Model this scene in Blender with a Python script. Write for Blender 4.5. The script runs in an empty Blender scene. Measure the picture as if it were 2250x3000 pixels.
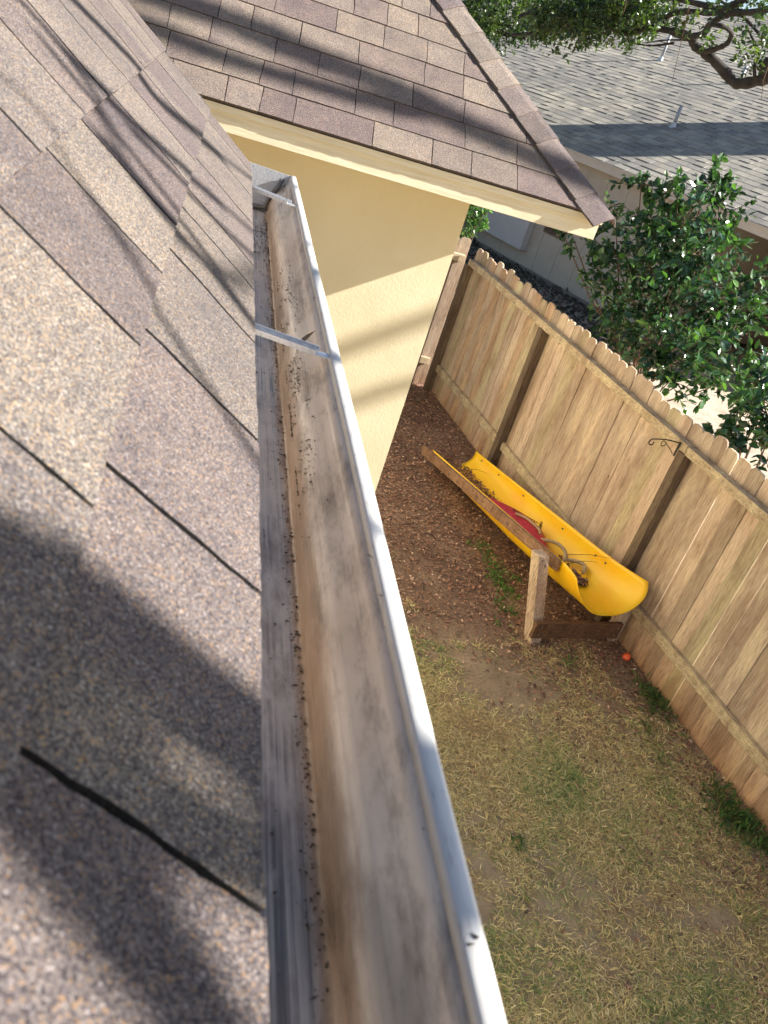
import bpy, bmesh, math, random
import numpy as np
from mathutils import Vector, Matrix, noise as mnoise
rad = math.radians
rng = np.random.default_rng(7)
random.seed(7)
S = bpy.context.scene
COL = S.collection

# ------------------------------------------------------------------ camera
H = 3.6                                   # camera height above the far ground, metres
F_PX = 2536.7                             # focal length in pixels of a 3000 px tall frame
R = np.array([[0.94926134, -0.13320261, 0.28488589],
              [0.17906428, -0.51576392, -0.83780879],
              [0.25853218, 0.84631238, -0.46574292]])   # rows: camera right, down, forward
cam_data = bpy.data.cameras.new('camera')
cam = bpy.data.objects.new('camera', cam_data)
COL.objects.link(cam)
S.camera = cam
cam_data.sensor_fit = 'VERTICAL'
cam_data.sensor_height = 36.0
cam_data.sensor_width = 27.0
cam_data.lens = 36.0 * F_PX / 3000.0
cam_data.clip_start = 0.02
cam_data.clip_end = 400
cam_data.dof.use_dof = True
cam_data.dof.focus_distance = 2.6
cam_data.dof.aperture_fstop = 14.0
M = Matrix(((R[0][0], -R[1][0], -R[2][0], 0), (R[0][1], -R[1][1], -R[2][1], 0), (R[0][2], -R[1][2], -R[2][2], H), (0, 0, 0, 1)))
cam.matrix_world = M
S.render.resolution_x = 768
S.render.resolution_y = 1024

# ------------------------------------------------------------------ sky, sun, exposure
TO_SUN = np.array([1.0, -0.2, 0.651])
TO_SUN /= np.linalg.norm(TO_SUN)
ELEV = math.asin(TO_SUN[2])
AZ = math.atan2(TO_SUN[0], TO_SUN[1])     # from +Y towards +X
W = bpy.data.worlds.new('World')
S.world = W
W.use_nodes = True
wt = W.node_tree
sky = wt.nodes.new('ShaderNodeTexSky')
sky.sky_type = 'NISHITA'
sky.sun_disc = False
sky.sun_elevation = ELEV
sky.sun_rotation = AZ
wt.links.new(sky.outputs[0], wt.nodes['Background'].inputs[0])
wt.nodes['Background'].inputs[1].default_value = 0.055
sd = bpy.data.lights.new('sun', 'SUN')
sd.energy = 5.0
sd.angle = rad(0.55)
sd.color = (1.0, 0.94, 0.86)
sun = bpy.data.objects.new('sun', sd)
COL.objects.link(sun)
sun.location = (20, -4, 16)
sun.rotation_euler = Vector(TO_SUN).to_track_quat('Z', 'Y').to_euler()
S.view_settings.view_transform = 'Standard'
S.view_settings.look = 'None'
S.view_settings.exposure = 1.72
S.view_settings.gamma = 1.0

# ------------------------------------------------------------------ helpers
SC = 2250 / 1659

def ray(x, y, s=SC):
    v = np.array([x * s - 1125.0, y * s - 1500.0, F_PX])
    v = R.T @ v
    return v / np.linalg.norm(v)

def pix(x, y, s=SC, d=None, z=None):
    """the world point seen at a photo position, at a distance or at a height (relative to the eye)"""
    v = ray(x, y, s)
    t = d if d is not None else z / v[2]
    return v * t + np.array([0, 0, H])

def proj(P):
    q = R @ (np.asarray(P, float) - np.array([0, 0, H]))
    return (1125 + F_PX * q[0] / q[2], 1500 + F_PX * q[1] / q[2], q[2])

def obj(name, verts, faces, mat, parent=None, smooth=False, cols=None, mat_idx=None):
    me = bpy.data.meshes.new(name)
    verts = np.asarray(verts, dtype=np.float32).reshape(-1, 3)
    if isinstance(faces, np.ndarray):
        k = faces.shape[1]
        n = len(faces)
        me.vertices.add(len(verts)); me.vertices.foreach_set('co', verts.ravel())
        me.loops.add(n * k); me.loops.foreach_set('vertex_index', faces.astype(np.int32).ravel())
        me.polygons.add(n); me.polygons.foreach_set('loop_start', np.arange(0, n * k, k, dtype=np.int32))
        me.update(calc_edges=True)
    else:
        me.from_pydata([tuple(v) for v in verts], [], [tuple(f) for f in faces])
        me.update()
    mats = mat if isinstance(mat, (list, tuple)) else [mat]
    for m in mats:
        me.materials.append(m)
    if mat_idx is not None:
        me.polygons.foreach_set('material_index', np.asarray(mat_idx, dtype=np.int32))
    me.polygons.foreach_set('use_smooth', np.full(len(me.polygons), bool(smooth)))
    if cols is not None:
        a = me.color_attributes.new('tint', 'FLOAT_COLOR', 'POINT')
        c = np.ones((len(verts), 4), dtype=np.float32); c[:, :cols.shape[1]] = cols
        a.data.foreach_set('color', c.ravel())
    me.validate()
    o = bpy.data.objects.new(name, me)
    COL.objects.link(o)
    if parent is not None:
        o.parent = parent
        o.matrix_parent_inverse = parent.matrix_world.inverted() if False else Matrix.Translation(-Vector(parent.location))
    return o

def thing(name, label, cat, loc=(0, 0, 0), group=None):
    o = bpy.data.objects.new(name, None)
    COL.objects.link(o)
    o.location = loc
    o.empty_display_size = 0.1
    o['label'] = label; o['category'] = cat
    if group: o['group'] = group
    return o

def tag(o, label, cat, group=None, kind=None):
    o['label'] = label; o['category'] = cat
    if group: o['group'] = group
    if kind: o['kind'] = kind
    return o

def structure(o, label=None, cat=None):
    o['kind'] = 'structure'
    if label: o['label'] = label
    if cat: o['category'] = cat
    return o

def box_vf(x0, x1, y0, y1, z0, z1):
    v = [(x, y, z) for x in (x0, x1) for y in (y0, y1) for z in (z0, z1)]
    f = [(0, 1, 3, 2), (4, 6, 7, 5), (0, 4, 5, 1), (2, 3, 7, 6), (0, 2, 6, 4), (1, 5, 7, 3)]
    return v, f

class MB:
    """collects simple shapes into one mesh"""
    def __init__(s): s.v = []; s.f = []; s.c = []
    def add(s, v, f, c=None):
        b = len(s.v); s.v += [tuple(p) for p in v]; s.f += [tuple(i + b for i in q) for q in f]
        s.c += [c if c is not None else (1, 1, 1)] * len(v)
        return s
    def box(s, *a, c=None): return s.add(*box_vf(*a), c=c)
    def obox(s, p0, p1, w, h, up=(0, 0, 1), c=None):
        """bar from p0 to p1, w wide (sideways), h thick (along up)"""
        p0, p1 = Vector(p0), Vector(p1); d = (p1 - p0).normalized(); u = Vector(up)
        sd_ = d.cross(u).normalized(); u = sd_.cross(d).normalized()
        v = [p + sd_ * a * w / 2 + u * b * h / 2 for p in (p0, p1) for a in (-1, 1) for b in (-1, 1)]
        f = [(0, 1, 3, 2), (4, 6, 7, 5), (0, 4, 5, 1), (2, 3, 7, 6), (0, 2, 6, 4), (1, 5, 7, 3)]
        return s.add(v, f, c)
    def tube(s, pts, r, n=8, c=None):
        pts = [Vector(p) for p in pts]; rr = r if isinstance(r, (list, tuple, np.ndarray)) else [r] * len(pts)
        up = Vector((0.13, 0.2, 1)); V = []; Fc = []
        for i, p in enumerate(pts):
            d = (pts[min(i + 1, len(pts) - 1)] - pts[max(i - 1, 0)])
            if d.length < 1e-9: d = Vector((0, 0, 1))
            d.normalize(); a = d.cross(up)
            if a.length < 1e-3: a = d.cross(Vector((1, 0, 0)))
            a.normalize(); b = d.cross(a)
            up = b.cross(d) if False else up
            for k in range(n):
                t = 2 * math.pi * k / n; V.append(p + (a * math.cos(t) + b * math.sin(t)) * rr[i])
        for i in range(len(pts) - 1):
            for k in range(n):
                Fc.append((i * n + k, i * n + (k + 1) % n, (i + 1) * n + (k + 1) % n, (i + 1) * n + k))
        Fc.append(tuple(range(n - 1, -1, -1))); m = (len(pts) - 1) * n; Fc.append(tuple(m + k for k in range(n)))
        return s.add(V, Fc, c)
    def build(s, name, mat, parent=None, smooth=False, bevel=0):
        o = obj(name, s.v, s.f, mat, parent, smooth, np.array(s.c, dtype=np.float32) if s.c else None)
        if bevel:
            b = o.modifiers.new('b', 'BEVEL'); b.width = bevel; b.segments = 2; b.limit_method = 'ANGLE'; b.angle_limit = rad(40)
        return o

# ------------------------------------------------------------------ material helpers
def new_mat(name, rough=0.8, base=(.5, .5, .5)):
    m = bpy.data.materials.new(name); m.use_nodes = True
    nt = m.node_tree; b = nt.nodes['Principled BSDF']
    b.inputs['Base Color'].default_value = (*base, 1); b.inputs['Roughness'].default_value = rough
    return m, nt, b

class N:
    def __init__(s, nt): s.nt = nt; s.co = None
    def coord(s, scale=(1, 1, 1), kind='Object', rot=(0, 0, 0)):
        t = s.nt.nodes.new('ShaderNodeTexCoord'); mp = s.nt.nodes.new('ShaderNodeMapping')
        mp.inputs['Scale'].default_value = scale; mp.inputs['Rotation'].default_value = rot
        s.nt.links.new(t.outputs[kind], mp.inputs[0]); return mp.outputs[0]
    def noise(s, vec, scale, detail=4, rough=.55, dist=0):
        n = s.nt.nodes.new('ShaderNodeTexNoise'); n.inputs['Scale'].default_value = scale
        n.inputs['Detail'].default_value = detail; n.inputs['Roughness'].default_value = rough; n.inputs['Distortion'].default_value = dist
        s.nt.links.new(vec, n.inputs['Vector']); return n.outputs['Fac']
    def voro(s, vec, scale, out='Distance', feature='F1', rnd=1):
        n = s.nt.nodes.new('ShaderNodeTexVoronoi'); n.feature = feature; n.inputs['Scale'].default_value = scale
        n.inputs['Randomness'].default_value = rnd
        s.nt.links.new(vec, n.inputs['Vector']); return n.outputs[out]
    def ramp(s, fac, stops, interp='LINEAR'):
        n = s.nt.nodes.new('ShaderNodeValToRGB'); cr = n.color_ramp; cr.interpolation = interp
        while len(cr.elements) < len(stops): cr.elements.new(0.5)
        for e, (p, c) in zip(cr.elements, stops):
            e.position = p; e.color = (*c, 1) if len(c) == 3 else c
        s.nt.links.new(fac, n.inputs[0]); return n.outputs[0]
    def mix(s, fac, a, b, mode='MIX'):
        n = s.nt.nodes.new('ShaderNodeMix'); n.data_type = 'RGBA'; n.blend_type = mode
        for k, v in ((0, fac), (6, a), (7, b)):
            if hasattr(v, 'links'): s.nt.links.new(v, n.inputs[k])
            elif k == 0: n.inputs[0].default_value = v
            else: n.inputs[k].default_value = (*v, 1)
        return n.outputs[2]
    def math(s, op, a, b=0.0, c=None):
        n = s.nt.nodes.new('ShaderNodeMath'); n.operation = op
        for k, v in enumerate((a, b) if c is None else (a, b, c)):
            if hasattr(v, 'links'): s.nt.links.new(v, n.inputs[k])
            else: n.inputs[k].default_value = v
        return n.outputs[0]
    def attr(s, name='tint', out='Color'):
        n = s.nt.nodes.new('ShaderNodeAttribute'); n.attribute_name = name; return n.outputs[out]
    def sep(s, vec):
        n = s.nt.nodes.new('ShaderNodeSeparateXYZ'); s.nt.links.new(vec, n.inputs[0]); return n.outputs
    def bump(s, h, strength, dist, bsdf, normal=None):
        n = s.nt.nodes.new('ShaderNodeBump'); n.inputs['Strength'].default_value = strength; n.inputs['Distance'].default_value = dist
        s.nt.links.new(h, n.inputs['Height'])
        if normal is not None: s.nt.links.new(normal, n.inputs['Normal'])
        if bsdf: s.nt.links.new(n.outputs[0], bsdf.inputs['Normal'])
        return n.outputs[0]
    def link(s, a, b): s.nt.links.new(a, b)

def granule_mat(name, gran_scale=860, far=False):
    m, nt, b = new_mat(name, .95)
    n = N(nt); co = n.coord()
    tint = n.attr()
    cell = n.voro(co, gran_scale, 'Color')
    x = n.sep(cell)
    g1 = n.ramp(x[0], [(0, (.22, .2, .24)), (.18, (.45, .42, .46)), (.4, (.8, .74, .74)), (.62, (1.15, 1.08, 1.0)), (.84, (1.45, 1.42, 1.38)), (.90, (1.9, 1.4, .85)), (.955, (1.8, 1.2, .6)), (.97, (2.2, 2.2, 2.2))], 'CONSTANT')
    # soft mottling that keeps granules visible from further off
    mot = n.noise(co, 420, 3, .8)
    g2 = n.ramp(mot, [(.3, (.72, .7, .72)), (.5, (1.0, 1.0, 1.0)), (.7, (1.3, 1.27, 1.22))])
    big = n.noise(co, 9, 3, .6)
    g3 = n.ramp(big, [(.3, (.82, .82, .86)), (.7, (1.2, 1.16, 1.1))])
    c = n.mix(1.0, tint, g1, 'MULTIPLY'); c = n.mix(1.0, c, g2, 'MULTIPLY'); c = n.mix(1.0, c, g3, 'MULTIPLY')
    n.link(c, b.inputs['Base Color'])
    d = n.voro(co, gran_scale, 'Distance')
    n.bump(d, .9, -.0009, b)
    return m

M_SHINGLE = granule_mat('asphalt_shingle')
M_UNDER, _, _ = new_mat('dark_underlay', .9, (.025, .02, .02))

# neighbour's grey shingles
M_NSH, nt, b = new_mat('grey_shingle', .9)
n = N(nt); co = n.coord(); c = n.mix(1.0, n.attr(), n.ramp(n.noise(co, 22, 5, .7), [(.3, (.7, .7, .72)), (.7, (1.25, 1.23, 1.18))]), 'MULTIPLY')
c = n.mix(1.0, c, n.ramp(n.noise(co, .5, 4, .6), [(.35, (.78, .78, .8)), (.65, (1.12, 1.1, 1.05))]), 'MULTIPLY')
n.link(c, b.inputs['Base Color'])

# stucco
M_STUCCO, nt, b = new_mat('stucco', .92)
n = N(nt); co = n.coord()
c = n.ramp(n.noise(co, 1.8, 6, .7), [(.3, (.63, .55, .37)), (.7, (.69, .615, .43))])
pit = n.voro(co, 95, 'Distance')
nz = n.noise(co, 60, 3, .6)
spk = n.ramp(n.math('MULTIPLY', pit, nz), [(.0, (.55, .5, .42)), (.06, (1, 1, 1))])
c = n.mix(.5, c, n.mix(1.0, c, spk, 'MULTIPLY'))
n.link(c, b.inputs['Base Color'])
nb = n.bump(n.noise(co, 75, 3, .65), .3, .004, None); nb = n.bump(n.noise(co, 2.2, 2, .5), .4, .02, b, nb)

# cream paint on wood
M_CREAM, nt, b = new_mat('cream_paint', .55)
n = N(nt); co = n.coord((1, 14, 14)); c = n.ramp(n.noise(co, 5, 6, .6), [(.3, (.62, .53, .36)), (.55, (.72, .64, .46)), (.8, (.78, .71, .54))])
sp = n.noise(n.coord((2.5, 40, 40)), 5, 3, .7); c = n.mix(n.ramp(sp, [(.66, (0, 0, 0)), (.70, (.45, .45, .45))]), c, (.42, .36, .26))
n.link(c, b.inputs['Base Color']); n.bump(n.noise(co, 10, 6, .7), .5, .002, b)

# gutter metal, painted, weathered
def metal_mat(name, stain=True):
    m, nt, b = new_mat(name, .36); n = N(nt)
    fine = n.coord((230, 2.2, 230)); co = n.coord()
    c = n.ramp(n.noise(n.coord((2.5, 1.3, 2.5)), 2.4, 5, .6), [(.3, (.58, .44, .33)), (.5, (.78, .64, .50)), (.7, (.85, .75, .62))])
    if stain:
        xx_ = n.sep(co)[0]; zz_ = n.sep(co)[2]
        floor = n.ramp(xx_, [(.129, (1, 1, 1)), (.134, (0, 0, 0))])
        streak = n.ramp(n.noise(fine, 1.0, 4, .75), [(.40, (.28, .28, .29)), (.56, (1, 1, 1))])
        blot = n.mix(1.0, n.ramp(n.noise(n.coord((4, 1.6, 4)), 3, 5, .7), [(.42, (0, 0, 0)), (.56, (1, 1, 1))]), floor, 'MULTIPLY')
        c = n.mix(n.mix(1.0, floor, (.75, .75, .75), 'MULTIPLY'), c, (.50, .455, .41))
        c = n.mix(blot, c, n.mix(1.0, c, streak, 'MULTIPLY'))
        # rusty silt line along the crease, its edge ragged
        edge = n.math('MULTIPLY_ADD', n.noise(n.coord((20, 5, 20)), 3, 5, .7), .02, xx_)
        sil = n.ramp(edge, [(.1385, (0, 0, 0)), (.143, (1, 1, 1)), (.151, (.9, .9, .9)), (.157, (0, 0, 0))])
        c = n.mix(n.mix(1.0, sil, (.75, .75, .75), 'MULTIPLY'), c, (.30, .17, .085))
        soot = n.ramp(n.noise(n.coord((9, 3.0, 9)), 3.2, 6, .75), [(.47, (0, 0, 0)), (.68, (.8, .8, .8))])
        c = n.mix(soot, c, (.17, .12, .08))
        near_band = n.ramp(n.math('MULTIPLY_ADD', n.noise(n.coord((6, 1.2, 6)), 2, 4, .6), 1.2, n.sep(co)[1]), [(.82, (1, 1, 1)), (1.0, (0, 0, 0))])  # darker grey band on the front wall, fading away from the near end
        near_band = n.mix(1.0, near_band, n.ramp(xx_, [(.143, (0, 0, 0)), (.150, (1, 1, 1)), (.163, (1, 1, 1)), (.1665, (0, 0, 0))]), 'MULTIPLY')
        c = n.mix(n.mix(1.0, near_band, (.6, .6, .6), 'MULTIPLY'), c, (.16, .145, .13))
        n.link(n.ramp(n.noise(fine, 1.0, 3, .6), [(.35, (.22, .22, .22)), (.7, (.42, .42, .42))]), b.inputs['Roughness'])
    n.link(c, b.inputs['Base Color'])
    b.inputs['Metallic'].default_value = .0
    n.bump(n.noise(n.coord((4, .6, 4)), 3, 3, .5), .25, .004, b)
    return m
M_GUTTER = metal_mat('weathered_gutter_paint')
M_LIP, nt, b = new_mat('white_gutter_paint', .45)
n = N(nt); c = n.ramp(n.noise(n.coord((40, 8, 40)), 4, 5, .7), [(.3, (.40, .38, .35)), (.45, (.58, .57, .54)), (.8, (.64, .63, .60))]); n.link(c, b.inputs['Base Color'])
M_STRAP, nt, b = new_mat('aluminium_strap', .35)
n = N(nt); c = n.ramp(n.noise(n.coord((60, 60, 60)), 3, 4, .7), [(.3, (.42, .44, .47)), (.7, (.72, .73, .75))]); n.link(c, b.inputs['Base Color']); b.inputs['Metallic'].default_value = .55

def wood_mat(name, stops, scale=(38, 38, 1.5), bottom=None, use_tint=True, knots=True):
    m, nt, b = new_mat(name, .85); n = N(nt)
    co = n.coord(scale)
    g = n.noise(co, 3.2, 7, .68, .5)
    c = n.ramp(g, stops)
    if use_tint: c = n.mix(1.0, c, n.attr(), 'MULTIPLY')
    line = n.ramp(n.noise(n.coord(tuple(a * 3.2 for a in scale)), 2.2, 3, .6), [(.36, (.45, .4, .36)), (.46, (1, 1, 1)), (.62, (1.12, 1.12, 1.12))])
    c = n.mix(.95, c, n.mix(1.0, c, line, 'MULTIPLY'))
    big = n.ramp(n.noise(n.coord((4.5, 4.5, .9)), 1.6, 4, .6, .6), [(.36, (.74, .69, .65)), (.46, (.94, .91, .88)), (.54, (1, 1, .98)), (.64, (1.18, 1.2, 1.12))])
    c = n.mix(1.0, c, big, 'MULTIPLY')
    if knots:
        kn = n.ramp(n.voro(n.coord((8, 8, 2.6)), 1.0, 'Distance'), [(.02, (.28, .2, .13)), (.07, (1, 1, 1))]); c = n.mix(1.0, c, kn, 'MULTIPLY')
    if bottom:
        z = n.sep(n.coord())[2]
        f = n.ramp(n.math('MULTIPLY_ADD', n.noise(n.coord((12, 12, 1)), 2, 3, .6), .25, n.math('MULTIPLY', z, 1.0)), bottom[0]); c = n.mix(f, c, n.mix(1.0, c, bottom[1], 'MULTIPLY'))
    n.link(c, b.inputs['Base Color']); n.bump(g, .5, .003, b)
    return m
M_PICKET = wood_mat('weathered_cedar', [(.25, (.21, .165, .13)), (.42, (.43, .355, .28)), (.58, (.57, .49, .40)), (.8, (.72, .66, .57))], scale=(62, 62, 1.7), bottom=([(.0, (1, 1, 1)), (.42, (0, 0, 0))], (.82, .60, .42)))
M_POST = wood_mat('dark_post_wood', [(.25, (.06, .04, .03)), (.5, (.15, .105, .075)), (.75, (.26, .22, .13))], use_tint=False)
M_RAIL = wood_mat('grey_rail_wood', [(.25, (.28, .21, .14)), (.5, (.50, .40, .27)), (.8, (.64, .55, .38))], scale=(26, 1.6, 26), use_tint=False)
M_SLWOOD = wood_mat('brown_play_wood', [(.25, (.11, .055, .03)), (.5, (.26, .145, .085)), (.8, (.40, .25, .16))], scale=(20, 1.5, 20), use_tint=False)
M_SLDARK = wood_mat('dark_stained_board', [(.25, (.07, .035, .02)), (.5, (.155, .08, .045)), (.8, (.24, .135, .08))], scale=(1.6, 24, 24), use_tint=False)
M_SLPOST = wood_mat('tan_play_post', [(.25, (.34, .24, .17)), (.5, (.58, .44, .33)), (.8, (.70, .57, .45))], scale=(20, 20, 2), use_tint=False)

def plain(name, base, rough=.5, metal=0, nscale=8, var=.15, bump=0):
    m, nt, b = new_mat(name, rough); n = N(nt); co = n.coord()
    c = n.ramp(n.noise(co, nscale, 4, .6), [(.3, tuple(x * (1 - var) for x in base)), (.7, tuple(min(1, x * (1 + var)) for x in base))])
    n.link(c, b.inputs['Base Color']); b.inputs['Metallic'].default_value = metal
    if bump: n.bump(n.noise(co, nscale * 6, 4, .6), bump, .003, b)
    return m
M_YELLOW, nt, b = new_mat('yellow_plastic', .38, (.93, .45, .01))
n = N(nt); c = n.ramp(n.noise(n.coord((2, 1, 2)), 2.5, 4, .6), [(.3, (1.0, .52, .008)), (.6, (1.0, .62, .012)), (.8, (1.0, .70, .03))])
c = n.mix(n.ramp(n.noise(n.coord((14, 5, 14)), 4, 5, .7), [(.66, (0, 0, 0)), (.85, (.3, .3, .3))]), c, (.5, .36, .14)); n.link(c, b.inputs['Base Color'])
M_RED = plain('red_plastic', (.46, .025, .045), .45, var=.2)
M_ORANGE = plain('orange_plastic', (.85, .12, .03), .45)
M_ROPE = plain('tan_rope', (.50, .38, .22), .9, nscale=60, var=.3, bump=.6)
M_IRON = plain('black_iron', (.018, .016, .015), .55, .4)
M_BOLT = plain('steel_bolt', (.25, .21, .17), .4, .8, 90)
M_NWALL = plain('taupe_siding', (.42, .37, .30), .85, nscale=3, var=.06)
M_NTRIM = plain('pale_trim_paint', (.52, .47, .40), .7, nscale=4, var=.07)
M_NPANEL = plain('pale_grey_panel', (.46, .45, .44), .8, nscale=5, var=.05)
M_FOUND = plain('foundation', (.22, .19, .155), .95, nscale=12)
M_GLASS, nt, b = new_mat('dark_glass', .08, (.02, .02, .022))
M_PIPE = plain('grey_vent_pipe', (.34, .35, .36), .5, .3)
M_FLASH = plain('pipe_flashing', (.50, .51, .52), .35, .3)
M_BRICK, nt, b = new_mat('brick', .9)
n = N(nt); bt = nt.nodes.new('ShaderNodeTexBrick'); bt.inputs['Scale'].default_value = 4; bt.inputs['Color1'].default_value = (.30, .13, .08, 1); bt.inputs['Color2'].default_value = (.22, .10, .07, 1); bt.inputs['Mortar'].default_value = (.4, .37, .33, 1)
n.link(n.coord(rot=(rad(90), 0, 0)), bt.inputs['Vector']); n.link(bt.outputs[0], b.inputs['Base Color'])
M_BARK = plain('oak_bark', (.032, .028, .025), .95, nscale=14, var=.5, bump=1.0)
M_TWIG = plain('brown_twig', (.11, .07, .042), .9, nscale=30, var=.3)
M_SEAL = plain('grey_sealant', (.16, .15, .14), .6, nscale=50)
M_CRUMB = plain('dark_crumbs', (.022, .017, .013), .95, nscale=80, var=.5)

def leaf_mat(name, rough=.4, trans=.35):
    m, nt, b = new_mat(name, rough); n = N(nt)
    c = n.attr(); n.link(c, b.inputs['Base Color'])
    tr = nt.nodes.new('ShaderNodeBsdfTranslucent'); n.link(n.mix(1.0, c, (1.5, 1.9, .5), 'MULTIPLY'), tr.inputs[0])
    mx = nt.nodes.new('ShaderNodeMixShader'); mx.inputs[0].default_value = trans
    out = nt.nodes['Material Output']; n.link(b.outputs[0], mx.inputs[1]); n.link(tr.outputs[0], mx.inputs[2]); n.link(mx.outputs[0], out.inputs[0])
    return m
M_LEAF = leaf_mat('glossy_leaf', .22, .22)
M_OAKLEAF = leaf_mat('oak_leaf', .4, .3)
M_DRYLEAF = leaf_mat('dry_leaf', .75, .08)
M_BLADE = leaf_mat('grass_blade', .7, .12)

# ground
M_GROUND, nt, b = new_mat('yard_soil', .97)
n = N(nt); co = n.coord()
c = n.ramp(n.noise(co, 2.2, 6, .65), [(.3, (.14, .083, .058)), (.5, (.235, .15, .105)), (.72, (.33, .23, .16))])
c = n.mix(1.0, c, n.ramp(n.noise(co, 45, 5, .75), [(.3, (.45, .42, .4)), (.5, (1, 1, 1)), (.75, (1.6, 1.5, 1.35))]), 'MULTIPLY')
y = n.sep(co)[1]; yy = n.math('MULTIPLY_ADD', n.noise(co, 1.4, 4, .6), 2.2, y)
gf = n.ramp(n.math('MULTIPLY', yy, .1), [(.50, (1, 1, 1)), (.66, (0, 0, 0))])
gr = n.ramp(n.noise(co, 7, 6, .7), [(.3, (.26, .205, .125)), (.5, (.45, .36, .22)), (.7, (.56, .46, .29))])
c = n.mix(gf, c, n.mix(.75, c, gr))
x_ = n.sep(co)[0]; far = n.ramp(n.math('MULTIPLY', n.math('MULTIPLY_ADD', y, .18, x_), .1), [(.482, (0, 0, 0)), (.495, (1, 1, 1))])
c = n.mix(far, c, n.mix(1.0, n.ramp(n.noise(co, 3, 6, .7), [(.35, (.36, .28, .2)), (.65, (.55, .46, .36))]), n.ramp(n.noise(co, 30, 4, .7), [(.35, (.6, .6, .6)), (.6, (1, 1, 1))]), 'MULTIPLY'))
n.link(c, b.inputs['Base Color']); n.bump(n.noise(co, 40, 5, .7), 1.0, .012, b)

# ------------------------------------------------------------------ ground
def gz(x, y):
    """ground height: the yard falls a little towards the viewer"""
    t = min(max((y - 4.6) / 4.6, 0), 1)
    return -0.10 * (1 - t)
xs = np.concatenate([np.linspace(-200, -2, 8), np.linspace(-1.5, 12, 91), np.linspace(13, 220, 8)])
ys = np.concatenate([np.linspace(-200, -1, 6), np.linspace(-.5, 14, 97), np.linspace(15, 320, 10)])
V = np.array([(x, y, gz(x, y) + (0.012 * mnoise.noise(Vector((x * 1.7, y * 1.7, 0))) if -2 < x < 13 and -1 < y < 15 else 0)) for x in xs for y in ys])
ny = len(ys); Fq = np.array([(i * ny + j, (i + 1) * ny + j, (i + 1) * ny + j + 1, i * ny + j + 1) for i in range(len(xs) - 1) for j in range(ny - 1)])
structure(obj('ground', V, Fq, M_GROUND, smooth=True), 'brown backyard soil and thin dormant lawn', 'ground')

# ------------------------------------------------------------------ shingle roofs
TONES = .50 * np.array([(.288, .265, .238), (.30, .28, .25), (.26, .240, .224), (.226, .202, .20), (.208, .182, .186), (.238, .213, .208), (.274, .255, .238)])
def tone(r):
    return TONES[r.integers(len(TONES))] * (.92 + .16 * r.random())

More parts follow.
